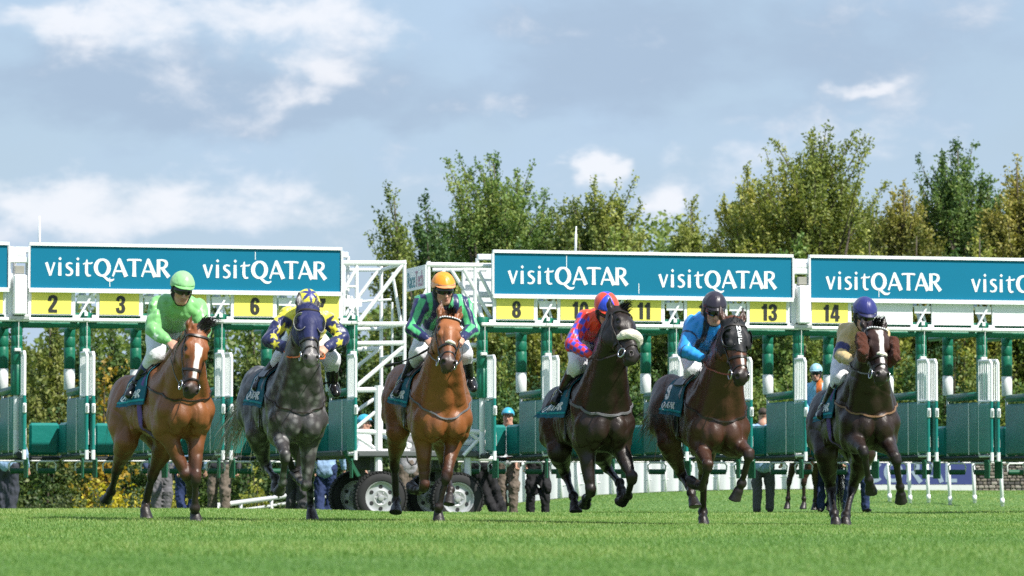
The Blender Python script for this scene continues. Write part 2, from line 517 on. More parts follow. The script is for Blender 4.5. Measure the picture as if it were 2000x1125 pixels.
gm = mat('turf', (.105, .200, .050), .9, .2, var=.16, vscale=2.2, bump=.02, bscale=40)
def grid_f(nu, nv):
    i = (np.arange(nu - 1)[:, None] * nv + np.arange(nv - 1)[None]).ravel()
    return np.stack([i, i + nv, i + nv + 1, i + 1], 1)
def make_ground():
    xs = np.unique(np.r_[np.linspace(-600, -30, 24), np.linspace(-30, 30, 121), np.linspace(30, 600, 24)])
    ys = np.unique(np.r_[np.linspace(-80, 6, 16), np.linspace(6, 125, 200), np.linspace(125, 1500, 50)])
    X, Y = np.meshgrid(xs, ys, indexing='ij'); Z = ground_z(X, Y)
    V = np.stack([X, Y, Z], -1).reshape(-1, 3)
    o = link('ground', mesh_np('ground', V, grid_f(len(xs), len(ys)), True, gm)); tag(o, kind='structure')
make_ground()

def make_grass():
    """Blades of mown turf, thinner on the ground the farther they stand."""
    r = np.random.default_rng(3); bx = []; by = []; wd = []
    for (y0, y1, dens, w, m) in ((11.5, 17, 3400, .0045, .7), (17, 24, 2100, .006, .7), (24, 34, 1300, .0085, .8), (34, 46, 900, .011, 1.0), (46, 62, 520, .015, 1.2), (62, 106, 130, .022, 1.5)):
        hw = .126 * y1 + m; n = int((y1 - y0) * hw * 2 * dens)
        y = r.uniform(y0, y1, n); x = r.uniform(-hw, hw, n)
        k = np.abs(x) < .126 * y + m
        if y0 >= 62: k &= x > -1.5
        bx.append(x[k]); by.append(y[k]); wd.append(np.full(k.sum(), w))
    x = np.concatenate(bx); y = np.concatenate(by); w = np.concatenate(wd); n = len(x)
    z = ground_z(x, y)
    patch = fnoise(np.stack([x, y * .45, x * 0], 1), 4, 1.4, 3) * .8 + .5 * fnoise(np.stack([x * .8, y * .12, x * 0], 1), 9, 1.0, 2); fine = fnoise(np.stack([x, y * .6, x * 0], 1), 6, 6, 2)
    h = (.022 + .007 * patch + .004 * fine) * r.uniform(.55, 1.35, n)
    a = r.uniform(0, 2 * np.pi, n); lean = r.uniform(.2, 1.3, n) * h
    dx, dy = np.cos(a), np.sin(a); la = a + r.normal(1.57, .6, n)
    B = np.stack([x, y, z - .004], 1)
    s = np.stack([dx, dy * .5, dx * 0], 1) * (w * r.uniform(.6, 1.3, n))[:, None] / 2
    tip = B + np.stack([np.cos(la) * lean, np.sin(la) * lean, h], 1)
    V = np.stack([B - s, B + s, tip], 1).reshape(-1, 3)
    F = np.arange(3 * n).reshape(n, 3)
    base = np.array([.195, .330, .084]); yel = np.array([.335, .405, .138]); dk = np.array([.112, .236, .054])
    t = np.clip(.5 + .38 * patch + r.normal(0, .26, n), 0, 1)[:, None]
    c = dk + (base - dk) * np.clip(t * 2, 0, 1) + (yel - base) * np.clip(t * 2 - 1, 0, 1)
    o = link('grass', mesh_np('grass', V, F, False, leaf_mat('grass_blades', None, .35, .45), np.repeat(c, 3, 0)))
    tag(o, kind='stuff'); o['label'] = 'short mown green turf of the racecourse'; o['category'] = 'grass'
make_grass()
# ------------------------------------------------------------------ starting gate: one straight row of stalls, post i at pitch i
PITCH, GTH, GX0, GY0 = 1.03, math.radians(15), -7.425, 61.37
GE = np.array([math.cos(GTH), math.sin(GTH), 0]); GN = np.array([math.sin(GTH), -math.cos(GTH), 0])   # along the row; out of the stalls
GR = np.stack([GE, -GN, [0, 0, 1]], 1)         # columns: along, back, up


def g(i, b, z):
    """Point at post number i, b metres behind the front of the stalls, z up."""
    return np.array([GX0, GY0, 0]) + GE * PITCH * i - GN * b + np.array([0, 0, z])


def gpix(px, py, b=0.0):
    """Where the pixel's ray meets the plane b metres behind the front: (i, z)."""
    o = np.array([GX0, GY0, 0]) - GN * b; r = ray(px, py); C = np.array([0, 0, CAMZ])
    t = ((o - C) @ GN) / (r @ GN); P = C + r * t
    return ((P - o) @ GE) / PITCH, P[2]


def gp(px, py, b=0.0):
    i, z = gpix(px, py, b); return g(i, b, z)


G_WHITE = mat('white_enamel', (.80, .81, .82), .38, .5, dirt=(.42, .40, .36), dscale=3.5, dlo=.60, dhi=.92)
G_TEAL = mat('teal_panel', (.0012, .155, .268), .6, .2, var=.05, vscale=1.4)
G_GREEN = mat('green_padding', (.006, .145, .085), .42, .45, var=.10, vscale=4, bump=.006, bscale=14, dirt=(.05, .16, .11), dscale=5, dlo=.58, dhi=.95)
G_TEALPAD = mat('teal_padding', (.006, .19, .165), .40, .5, var=.10, vscale=3, bump=.012, bscale=5, dirt=(.06, .20, .17), dscale=3, dlo=.58, dhi=.95)
G_GREYPAD = mat('worn_padding', (.085, .265, .235), .46, .45, var=.16, vscale=2.0, bump=.012, bscale=4, dirt=(.20, .27, .24), dscale=1.8, dlo=.52, dhi=.85)
G_FLAP = mat('green_flap', (.012, .105, .055), .55, .4, var=.1, vscale=7, dirt=(.05, .10, .06), dscale=6, dlo=.55, dhi=.9)
G_DARK = mat('dark_rail', (.014, .022, .022), .45, .5, var=.15, vscale=8)
G_YELLOW = mat('yellow_board', (.80, .71, .13), .5, .4, var=.03)
G_BLACK = mat('black_numeral', (.025, .025, .022), .55)
G_STEEL = mat('galvanised', (.52, .53, .52), .45, .5, .6, var=.1, vscale=10)
G_GLASS = mat('lamp_window', (.30, .29, .25), .2, .6)
M_STRAP = mat('black_strap', (.014, .014, .016), .6)
G_CORD = mat('white_cord', (.62, .62, .60), .7)


def sign_plane(i0, b):
    def fn(x, y, lift): return g(i0, b, 0) + GE * x + np.array([0, 0, y]) + GN * lift
    return fn


def make_front_gate():
    """A pair-half of the front doors, built at the origin: hinge at 0, opened straight out along -y; returns [(name, mesh, parent name)]."""
    W = .50
    fr = MB()
    fr.tube([(0, -.02, .86), (0, -.02, 2.36)], .021, 8); fr.tube([(0, -W, .86), (0, -W, 1.71)], .024, 8, mi=1)
    fr.tube([(0, -W, 1.71), (0, -W, 2.31), (0, -W + .05, 2.355), (0, -.02, 2.36)], .024, 8)
    fr.tube([(0, -.02, 1.715), (0, -W, 1.715)], .02, 6)
    fr.tube([(0, -W, .76), (0, -W, .90)], .030, 8); fr.tube([(0, -.03, .84), (0, -W, .84)], .018, 6)
    bars = []
    for k in range(5):
        b = MB(); y = -.09 - k * .082; b.tube([(0, y, 1.72), (0, y, 2.35)], .012, 6); bars.append(b)
    pad = MB(); pad.box((0, -W / 2 - .01, 1.285), (.075, W - .07, .80), bev=.03)
    lat = MB(); lat.box((.0, -W - .02, 1.52), (.055, .05, .15), bev=.012); lat.box((0, -W - .05, 1.52), (.02, .03, .09), mi=1, bev=.004)
    flap = MB(); flap.box((0, -W + .10, .62), (.022, .24, .27), bev=.006); 
    for k in range(4): flap.box((0, -W + .01 + k * .06, .765), (.03, .014, .04))
    hook = MB(); hook.tube([(.03, -W + .08, 1.30), (.03, -W + .03, 1.12), (.03, -W + .02, .98)], .009, 6)
    return fr.mesh('gate_frame', [G_WHITE, G_TEALPAD], 'auto'), [b.mesh('bar', G_WHITE, 'auto') for b in bars], pad.mesh('pad', G_GREYPAD), lat.mesh('latch', [G_WHITE, G_STEEL]), flap.mesh('flap', G_FLAP), hook.mesh('hook', G_STEEL)


FG = make_front_gate()


def part(name, me, parent, loc, rz=GTH, extra=0.0, label=None):
    o = link(name, me, parent); o.location = tuple(np.asarray(loc, float)); o.rotation_euler = (0, 0, rz + extra)
    if label: o['label'] = label
    o.matrix_parent_inverse = parent.matrix_basis.inverted()
    return o


def shared(key, fn, _c={}):
    if key not in _c: _c[key] = fn()
    return _c[key]


def post_mesh(z0, z1, r, joints, white=None):
    b = MB()
    prof = []
    zs = [z0] + list(joints) + [z1]
    for k in range(len(zs) - 1):
        a, c = zs[k], zs[k + 1]
        prof += [(a + .004, r * .93), (a + .012, r), (c - .012, r), (c - .004, r * .93)]
    b.lathe((0, 0, 0), (0, 0, 1), [(z0, .001)] + prof + [(z1, .001)], 18)
    return b


def stall_unit(first, last, numbers, name_label, sign=None, left_end=True, posts=None, parts_from=None):
    """One towed unit of stalls between posts first..last."""
    root = empty('starting_gate', (0, 0, 0)); tag(root, name_label, 'starting gate', 'starting gate units in one row')
    for i in (posts if posts is not None else range(first, last + 1)):
        inner = first < i < last
        # padded front post in two tones of green
        part('front_post', shared('fp', lambda: post_mesh(1.72, 2.98, .088, (2.18, 2.46, 2.62, 2.82)).mesh('front_post', G_GREEN, 'auto')), root, g(i, 0, 0))
        sh = shared('fl', lambda: post_mesh(-.24, 1.74, .05, (.6, 1.2)).mesh('post_foot', G_WHITE, 'auto'))
        if i in (first, last): part('post_foot', shared('fs', lambda: post_mesh(.80, 1.74, .045, (1.2,)).mesh('post_foot', G_WHITE, 'auto')), root, g(i, 0, 0))
        rp = part('rear_post', shared('rp', lambda: post_mesh(2.17, 2.80, .088, (2.50, 2.66)).mesh('rear_post', G_GREEN, 'auto')), root, g(i, 1.5, 0))
        part('post_sleeve', shared('rs', lambda: post_mesh(1.84, 2.17, .086, ()).mesh('post_sleeve', G_WHITE, 'auto')), rp, g(i, 1.5, 0))
        # divider: pad, roll on top, dark rail below, white edge tube
        dv = part('divider_pad', shared('dp', lambda: divider()), root, g(i, 0, 0))
        part('edge_tube', shared('et', lambda: edge_tube()), dv, g(i, 0, 0))
        for x in (-.052, .052): part('seam_strip', shared(('ss', x), lambda: seam_strip(x)), dv, g(i, 0, 0))
        part('padded_roll', shared('pr', lambda: roll()), root, g(i, 0, 0))
        part('lower_rail', shared('lr', lambda: lower_rail()), root, g(i, 0, 0))
        # open front doors, folded out towards the course
        for sgn in (-1, 1):
            if (i == first and sgn < 0) or (i == last and sgn > 0): continue
            jit = math.radians(random.Random(i * 7 + sgn).uniform(-2.5, 2.5))
            loc = g(i, -.02, 0) + GE * sgn * .062
            fg = part('front_gate', FG[0], root, loc, extra=jit)
            for b in FG[1]: part('bar', b, fg, loc, extra=jit)
            part('pad', FG[2], fg, loc, extra=jit); part('latch', FG[3], fg, loc, extra=jit)
            part('flap', FG[4], fg, loc, extra=jit + sgn * .10); part('hook', FG[5], fg, loc, extra=jit)
        part('gate_cord', shared('gc', lambda: cord()), root, g(i, -.13, 0))
        part('rear_side_pad', shared('rsp', lambda: rear_side()), root, g(i, 0, 0))
    for i in range(first, last):
        for sgn in (-1, 1):
            part('rear_door', shared(('rd', sgn), lambda: rear_door(sgn)), root, g(i + .5, 2.35, 0))
        part('foot_step', shared('st', lambda: step()), root, g(i + .30, 1.9, 0)); part('foot_step', shared('st', lambda: step()), root, g(i + .72, 1.9, 0))
        # number board and the brackets beside it
        n = numbers[i - first]
        nb = part('number_board', shared('nb', lambda: number_board()), root, g(i + .5, 0, 0))
        if n is not None:
            part('yellow_panel', shared('yp', lambda: yellow_panel()), nb, g(i + .5, 0, 0))
            w = word_width(n, .02) * .262
            link('numeral', letter_mesh('numeral', [(n, -w / 2 + .02, 2.965, .262, .02)], G_BLACK, sign_plane(i + .5, -.072)), nb).matrix_parent_inverse = nb.matrix_basis.inverted()
        part('bracket', shared('br', lambda: bracket()), root, g(i + 1.0, 0, 0))
    # long rails
    L0, L1 = first, last
    rb = MB(); rb.tube([g(L0 - .02, -.10, 2.855), g(L1 + .02, -.10, 2.855)], .032, 10); rb.build('top_rail', G_WHITE, root, 'auto')
    for i in range(first, last):
        cb = MB(); cb.tube([g(i + .02, 0.03, 2.80), g(i + .98, 0.03, 2.80)], .058, 10); cb.tube([g(i + .06, 0.03, 2.80), g(i + .50, 0.03, 2.80)], .066, 10); cb.build('padded_crossbar', G_GREEN, root, 'auto')
        cc = MB(); cc.tube([g(i + .02, .02, 2.93), g(i + .98, .02, 2.93)], .04, 8); cc.build('green_crossbar', G_GREEN, root, True)
    for z in (3.34, 3.92): tb = MB(); tb.beam(g(L0, .30, z), g(L1, .30, z), .09, .09, bev=.01); tb.build('top_beam', G_WHITE, root)
    for i in range(first, last + 1):
        b = MB(); b.tube([g(i, 0.0, 2.96), g(i, .30, 3.3)], .03, 8); b.tube([g(i, 1.5, 2.78), g(i, .34, 3.32)], .03, 8); b.tube([g(i, .30, 3.36), g(i, .30, 3.90)], .03, 8); b.build('strut', G_WHITE, root, 'auto')
        c = MB(); c.tube([g(i, 0.05, 2.80), g(i, 2.3, 2.80)], .045, 8); c.build('side_bar', G_GREEN, root, True)
    if sign:
        sign_board(root, *sign)
    return root


def divider():
    b = MB(); b.box((0, .78, 1.29), (.09, 1.42, .84), bev=.035); return b.mesh('divider_pad', G_GREYPAD)
def rear_side():
    b = MB(); b.box((0, 1.93, 1.10), (.08, .74, .50), bev=.035); b.tube([(0, 1.5, .81), (0, 2.35, .81)], .035, 8, mi=1); return b.mesh('rear_side_pad', [G_TEALPAD, G_DARK])
def edge_tube():
    b = MB(); b.tube([(0, 1.52, .80), (0, 1.52, 1.80)], .020, 8); return b.mesh('edge_tube', G_WHITE, 'auto')
def seam_strip(x):
    b = MB(); b.tube([(x, .45, .87), (x, .45, 1.70)], .010, 6); return b.mesh('seam_strip', G_WHITE, 'auto')
def roll():
    b = MB(); b.tube([(0, 1.50, 1.80), (0, 1.44, 1.80), (0, 1.42, 1.80), (0, .14, 1.815), (0, .10, 1.815)], [.03, .05, .062, .062, .04], 12); return b.mesh('padded_roll', G_GREEN, 'auto')
def lower_rail():
    b = MB(); b.tube([(0, 1.80, .815), (0, -.28, .83)], .043, 10); b.tube([(0, -.28, .83), (0, -.33, .83)], .046, 10); return b.mesh('lower_rail', G_DARK, 'auto')
def cord():
    b = MB(); b.tube([(0.01, 0, 2.85), (0.012, .02, 2.38)], .007, 6); b.box((.0, .01, 2.86), (.09, .05, .05), bev=.008); b.box((.0, .04, 2.40), (.10, .06, .05), bev=.008); return b.mesh('gate_cord', G_CORD)
def rear_door(sgn):
    b = MB(); b.box((sgn * .255, 0, 1.10), (.475, .09, .50), bev=.04)
    b.tube([(sgn * .02, 0, .80), (sgn * .49, 0, .80)], .035, 8, mi=1); b.tube([(sgn * .02, -.02, .76), (sgn * .49, -.02, .76)], .012, 6, mi=2)
    return b.mesh('rear_door', [G_TEALPAD, G_DARK, G_WHITE])
def step():
    b = MB(); b.tube([(-.13, 0, .60), (.13, 0, .60)], .042, 10)
    b.tube([(-.14, 0, .60), (-.15, 0, .70), (-.11, 0, .745), (.11, 0, .745), (.15, 0, .70), (.14, 0, .60)], .014, 6, mi=1)
    return b.mesh('foot_step', [G_FLAP, G_WHITE], 'auto')
def number_board():
    b = MB(); b.box((0, -.05, 3.10), (.71, .022, .345)); b.tube([(-.33, -.05, 2.86), (-.33, -.05, 3.3)], .018, 6); b.tube([(.33, -.05, 2.86), (.33, -.05, 3.3)], .018, 6)
    b.box((.37, -.055, 2.90), (.10, .03, .07)); b.box((-.37, -.055, 2.90), (.10, .03, .07)); return b.mesh('number_board', G_WHITE)
def yellow_panel():
    b = MB(); b.box((-.005, -.066, 3.108), (.600, .010, .325)); return b.mesh('yellow_panel', G_YELLOW)
def bracket():
    b = MB(); b.beam((-.13, -.06, 3.17), (.14, -.06, 3.17), .012, .12); b.beam((.10, -.08, 3.26), (-.12, -.08, 2.88), .035, .03); b.beam((-.02, -.02, 3.27), (.10, .05, 2.95), .03, .03); b.tube([(-.15, -.05, 3.22), (.15, -.05, 3.22)], .008, 6)
    b.box((0, -.09, 2.95), (.05, .04, .06)); return b.mesh('bracket', G_WHITE)


def sign_board(root, i0, i1, words, seams=()):
    """The long advertising board over the stalls, white framed."""
    z0, z1, b = 3.265, 4.012, -.13
    L = (i1 - i0) * PITCH
    R = GR
    m = MB(); m.box(g((i0 + i1) / 2, b + .03, (z0 + z1) / 2), (L - .05, .05, z1 - z0 - .06), R); bd = m.build('sign_board', G_TEAL, root); bd['label'] = 'teal advertising board with white lettering'
    f = MB()
    for z in (z0 + .032, z1 - .024): f.box(g((i0 + i1) / 2, b + .02, z), (L, .085, .064 if z < 3.5 else .048), R)
    for i in (i0, i1): f.box(g(i, b + .02, (z0 + z1) / 2), (.030, .08, z1 - z0 - .11), R)
    f.build('sign_frame', G_WHITE, bd)
    for k in np.linspace(i0 + .1, i1 - .1, 5):
        for (za, zb) in ((z0 + .1, 3.36), (z1 - .1, 3.90)): st = MB(); st.beam(g(k, b + .06, za), g(k, .28, zb), .03); st.build('sign_stay', G_WHITE, bd)
    letter_words(words, M_PRINT, sign_plane(i0, b + .004), bd)
    for (x, za, zb) in seams:
        s = MB(); s.box(g(i0, b + .003, (za + zb) / 2) + GE * x, (.010, .003, zb - za), R); s.build('seam', M_PRINT, bd)


M_PRINT = mat('white_lettering', (.82, .84, .85), .5)
SZ0 = 3.265


def sign_words(i0, i1, pairs):
    """visit QATAR at measured pixels: (left x, baseline y, right x)."""
    out = []
    for (xl, yb, xr) in pairs:
        ia, za = gpix(xl, yb, -.13); ib, _ = gpix(xr, yb, -.13)
        h = .270; w = (ib - ia) * PITCH
        tv = .085; wv = word_width('visit', tv) * h; wq = word_width('QATAR', .0) * h
        k = w / (wv + wq + .06 * h); hh = h * min(k, 1.06)
        x0 = (ia - i0) * PITCH
        sx = w / ((wv + wq + .06 * h) * hh / h)
        out.append(('visit', x0, za, hh, tv)); out.append(('QATAR', x0 + (wv + .06 * h) * hh / h, za, hh, .0))
    return out


def px_i(px, b=-.13): return gpix(px, 520, b)[0]


random.seed(4)
a0, a1 = px_i(57), px_i(668)
stall_unit(0, 5, ['2', '3', '5', '6', '7'], 'white and green starting gate unit with stalls numbered 2 to 7 under one teal board', sign=(a0, a1, sign_words(a0, a1, [(89, 538, 333), (397, 542.5, 639)]), [(1.22, 3.36, 3.50), (3.45, 3.80, 3.92)]))
b0, b1 = px_i(963), px_i(1549)
stall_unit(7, 12, ['8', '10', '11', '12', '13'], 'white and green starting gate unit with stalls numbered 8 to 13, middle one in view', sign=(b0, b1, sign_words(b0, b1, [(993, 554, 1228), (1287, 561, 1518)]), [(1.18, 3.72, 3.95), (2.35, 3.36, 3.52)]))
c0 = px_i(1581); c1 = c0 + (b1 - b0)
stall_unit(12.0 if False else 12, 17, ['14', None, None, None, None], 'white and green starting gate unit with stall 14 and blank white number boards', sign=(c0, c1, sign_words(c0, c1, [(1614, 565, 1840), (1898, 570, 2122)]), [(1.16, 3.36, 3.50)]), posts=range(13, 18))
l1 = px_i(18); l0 = l1 - (b1 - b0)
stall_unit(-5, 0, [None, None, None, None, '1'], 'starting gate unit cut off by the left edge, only its board end showing', sign=(l0, l1, [], []), posts=range(-3, 0))


def coupling(i, label):
    """The white box-section upright where two units meet."""
    root = empty('coupling_post', g(i, 0, 0)); tag(root, label, 'gate coupling', 'white coupling posts between gate units')
    def pt(a, b, z): return GE * a - GN * b + np.array([0, 0, z])
    m = MB(); m.box(pt(0, -.14, 3.22), (.20, .16, .60), GR, bev=.02); m.box(pt(-.12, -.02, 3.2), (.10, .10, .7), GR, bev=.01); m.build('housing', G_WHITE, root)
    m = MB(); m.box(pt(.0, -.08, 3.60), (.145, .07, .12), GR, bev=.006); m.build('lamp', G_GLASS, root)
    m = MB(); m.box(pt(0, -.05, 3.75), (.30, .14, .09), GR, bev=.012); m.box(pt(-.02, -.05, 3.835), (.24, .12, .07), GR, bev=.012); m.beam(pt(-.14, -.02, 3.45), pt(-.14, -.02, 3.9), .05); m.beam(pt(.13, .0, 2.9), pt(.13, .0, 3.8), .05); m.tube([pt(-.03, -.05, 3.86), pt(-.03, -.05, 3.92)], .012, 6); m.build('cap', G_WHITE, root)
    m = MB(); m.box(pt(0, -.10, 2.88), (.30, .10, .06), GR, bev=.01); m.build('foot_plate', G_STEEL, root)
coupling(0.02, 'white box-section coupling post left of the board over stalls 2 to 7')
coupling(12.04, 'white box-section coupling post between the boards over stalls 13 and 14')

# ---- aerials on the units
for (px, yt, lab) in ((77, 422, 'thin white aerial above the left end of the board over stalls 2 to 7'), (1123.5, 442, 'thin white aerial above the board over stalls 8 to 13')):
    b = 0.3; p0 = gp(px, 489, b); p1 = gp(px + (0 if px < 500 else 2), yt, b); m = MB()
    t = (p1 - p0); m.tube([p0 - np.array([0, 0, .15]), p0 + t * .68, p0 + t * .70, p1], [.020, .020, .012, .011], 8)
    o = m.build('aerial', G_WHITE, None, True); tag(o, lab, 'aerial', 'aerials on the gate')

# ---- the transport frame with its wheels between the units
def transport():
    root = empty('transport_frame', g(6, 1, -.22)); loc = -np.array(g(6, 1, -.22)); tag(root, 'white tubular transport tower with a maker sign between the two gate units', 'gate carriage')
    def tubes(name, segs, r=.035, b0=0.0, material=G_WHITE):
        for s in segs:
            (xa, ya), (xb, yb) = s[0], s[1]; ba = s[2] if len(s) > 2 else b0; bb = s[3] if len(s) > 3 else ba; rr = s[4] if len(s) > 4 else r
            m = MB(); m.tube([gp(xa, ya, ba) + loc, gp(xb, yb, bb) + loc], rr * .82, 8); m.build(name, material, root, 'auto')
    # left tower, front face then back face
    tubes('post', [((790, 508), (790, 886), .2), ((696.5, 516), (696.5, 632), .2), ((739, 753), (739, 930), .2, .2, .075), ((744.5, 520), (744.5, 842), 1.4), ((766, 590), (766, 760), .9, .9, .022), ((671, 514), (671, 632), .2)])
    tubes('beam', [((669, 514), (791, 514), .2, .2, .048), ((669, 527), (745, 527), 1.4), ((669, 633), (800, 633), .2, .2, .045), ((692, 643), (745, 642), 1.4), ((690, 671), (790, 670), .2, .2, .045), ((690, 682), (745, 681), 1.4, 1.4, .045), ((669, 591), (764, 585), .9, .9, .022), ((692, 762), (790, 760), .2, .2, .05), ((690, 843), (800, 846), .2, .2, .05), ((685, 882), (800, 883), .2, .2, .055), ((669, 560), (697, 560), .2, .2, .025),
        ((745, 527), (791, 514), 1.4, .2), ((745, 640), (790, 633), 1.4, .2), ((745, 700), (790, 690), 1.4, .2), ((745, 780), (790, 765), 1.4, .2), ((745, 850), (800, 870), 1.4, .2, .05)])
    tubes('diagonal', [((701, 628), (786, 517), .2, .2, .04), ((669, 622), (737, 530), 1.4), ((669, 572), (697, 522), .2), ((692, 758), (787, 678), .2, .2, .04), ((692, 720), (740, 682), 1.4), ((766, 532), (783, 630), 1.0, 1.0, .03), ((692, 838), (739, 800), .2), ((692, 850), (739, 880), .2), ((672, 632), (697, 600), .2), ((745, 790), (790, 740), .8), ((692, 805), (745, 770), 1.2)])
    # right tower
    tubes('post', [((837, 510), (837, 640), .1), ((837, 700), (837, 890), .1, .1, .04), ((927.5, 516), (927.5, 642), .1), ((965, 512), (965, 642), .1), ((905, 525), (905, 600), 1.4), ((868, 820), (868, 895), .3), ((951, 740), (951, 850), .2), ((913, 880), (913, 935), .2, .2, .07)])
    tubes('beam', [((833, 517), (966, 519), .1, .1, .048), ((845, 527), (950, 527), 1.4), ((835, 640), (1030, 644), .1, .1, .04), ((900, 674), (937, 674), .1, .1, .042), ((840, 700), (930, 704), .3), ((900, 842), (960, 845), .1, .1, .05), ((838, 862), (960, 866), .3, .3, .06), ((838, 893), (965, 896), .3, .3, .05), ((920, 591), (966, 592), .1, .1, .022), ((798, 846), (868, 862), 1.0, 1.0, .045)])
    tubes('diagonal', [((905, 525), (966, 636), .1, .1, .035), ((880, 525), (927, 600), .6), ((935, 530), (970, 600), .1), ((930, 600), (950, 640), .1), ((868, 525), (838, 600), .1), ((905, 890), (950, 842), .1), ((900, 830), (945, 868), .1), ((795, 640), (837, 560), .5)])
    # white service panels behind the right tower
    m = MB(); m.box((gp(935, 560, 1.6) + loc), (.52, .03, .62), GR); m.box(gp(935, 540, 1.55) + loc, (.50, .02, .012), GR); m.box(gp(935, 572, 1.55) + loc, (.50, .02, .012), GR); m.build('service_panel', G_WHITE, root)
    # maker sign along the depth of the tower
    pa, pb = gp(795.5, 551, 1.35), gp(832, 536, .06); d = unit(pb - pa); n = unit(np.cross(d, [0, 0, 1.0])); Ls = np.linalg.norm(pb - pa)
    m = MB(); ctr = (pa + pb) / 2 + loc; m.box(ctr, (Ls, .02, .36), np.stack([unit(d * [1, 1, 0]), n, [0, 0, 1.0]], 1)); sg = m.build('maker_sign', G_WHITE, root)
    for txt, x, colr in (('Race', .05, (.06, .24, .30)), ('Tech', .50, (.45, .24, .34))):
        fc = bpy.data.curves.new('t', 'FONT'); fc.body = txt; fc.size = .36; fc.extrude = .003; fo = bpy.data.objects.new('t', fc); COL.objects.link(fo)
        bpy.context.view_layer.update(); me = bpy.data.meshes.new_from_object(fo.evaluated_get(bpy.context.evaluated_depsgraph_get())); bpy.data.objects.remove(fo)
        me.materials.clear(); me.materials.append(mat('maker_' + txt, colr, .5))
        k = (Ls * .41) / max(v.co.x for v in me.vertices); dx = unit(d * [1, 1, 0])
        for v in me.vertices: v.co = Vector(pa + loc + dx * (x * Ls / 1.05 + v.co.x * k) + np.array([0, 0, v.co.y * 1.0 - .11]) + n * (.0125 + v.co.z))
        link('lettering', me, sg)
    # chassis and black hose
    m = MB(); m.box(g(5.9, .9, .86) + loc, (2.3, 1.6, .10), GR, bev=.02); m.box(g(5.3, .8, .72) + loc, (.35, .4, .22), GR, bev=.03); m.box(g(6.6, .9, .72) + loc, (.4, .5, .2), GR, bev=.03); m.build('chassis', mat('chassis_grey', (.10, .11, .11), .6, var=.2), root)
    m = MB(); m.beam(gp(672, 880, 0) + loc, gp(700, 930, 0) + loc, .10, .05); m.build('green_strut', G_FLAP, root)
    m = MB(); P = [gp(x, y, .1) + loc for x, y in ((794, 890), (797, 902), (804, 909), (812, 906), (816, 895), (818, 880))]; m.tube(P, .012, 6); m.build('hose', M_STRAP, root, True)
    # wheels
    M_TYRE = mat('tyre_rubber', (.020, .020, .021), .75, .35, var=.15, vscale=12, dirt=(.06, .055, .045), dscale=8, dlo=.55, dhi=.9)
    M_RIM = mat('rim_paint', (.42, .43, .44), .35, .5, .2, dirt=(.2, .18, .15), dscale=7, dlo=.5, dhi=.9)
    def wheel_meshes():
        R_, wd = .405, .235
        t = MB(); t.lathe((0, 0, 0), (0, -1, 0), [(-wd / 2, .262), (-wd / 2 - .005, .31), (-wd / 2 + .015, .365), (-wd / 2 + .05, R_ - .010), (wd / 2 - .05, R_ - .010), (wd / 2 - .015, .365), (wd / 2 + .005, .31), (wd / 2, .262), (wd / 2 - .02, .245), (-wd / 2 + .02, .245), (-wd / 2, .262)], 48)
        n = 44
        for k in range(n):                                    # tread blocks
            a = 2 * math.pi * k / n
            for y, w, o in ((-.078, .062, 0), (0, .07, .5), (.078, .062, 0)):
                aa = a + o * 2 * math.pi / n; c = np.array([math.cos(aa) * (R_ - .010), y, math.sin(aa) * (R_ - .010)])
                t.box(c, (.026, w, .040), np.array([[math.cos(aa), 0, -math.sin(aa)], [0, 1, 0], [math.sin(aa), 0, math.cos(aa)]]))
        r = MB(); r.lathe((0, 0, 0), (0, -1, 0), [(-.09, .25), (.085, .255), (.106, .262), (.104, .243), (.088, .232), (.060, .222), (.050, .185), (.062, .135), (.070, .112), (.062, .090), (.050, .074), (.050, .02)], 40)
        h = MB(); h.lathe((0, 0, 0), (0, -1, 0), [(.04, .052), (.092, .050), (.105, .040), (.108, .012), (.108, .0005)], 20)
        for k in range(6):
            a = 2 * math.pi * k / 6; h.lathe((math.cos(a) * .078, 0, math.sin(a) * .078), (0, -1, 0), [(.045, .013), (.072, .013), (.074, .001)], 8)
        hl = MB()
        if True:
            hl.lathe((0, 0, 0), (0, -1, 0), [(.040, .031), (.0615, .031), (.0625, .024), (.0595, .0005)], 14)
        return t.mesh('tyre', M_TYRE, 'auto'), r.mesh('rim', M_RIM, 'auto'), h.mesh('hub', mat('hub_steel', (.5, .5, .5), .35, .5, .5), 'auto'), hl.mesh('hand_hole', M_STRAP, True)
    tm, rm, hm, hlm = wheel_meshes()
    for (px, py, b) in ((742, 972, -.05), (693, 970, 1.65), (892, 974, -.05), (842, 972, 1.65)):
        i, z = gpix(px, py, b); w = empty('wheel', g(i, b, z) + loc, GTH); w.parent = root
        for nm, me in (('tyre', tm), ('rim', rm), ('hub', hm)): link(nm, me, w)
        for k in range(6): a = 2 * math.pi * (k + .5) / 6; link('hand_hole', hlm, w).location = (math.cos(a) * .165, 0, math.sin(a) * .165)
    ax = MB()
    for px in (718, 868):
        i, z = gpix(px, 972, .8); ax.beam(g(i, -.02, z) + loc, g(i, 1.6, z) + loc, .10, .10); ax.beam(g(i, .4, z) + loc, g(i, .4, .85) + loc, .10, .10); ax.beam(g(i, 1.2, z) + loc, g(i, 1.2, .85) + loc, .10, .10)
    ax.build('axle', mat('chassis_grey', (.10, .11, .11), .6), root)
def unit(v):
    v = np.asarray(v, float); return v / (np.linalg.norm(v) + 1e-12)
transport()
# ------------------------------------------------------------------ trees
LEAF = leaf_mat('leaf', None, .30, .5)
M_BARK = mat('bark', (.10, .085, .065), .85, .2, var=.25, vscale=8, bump=.02, bscale=20)


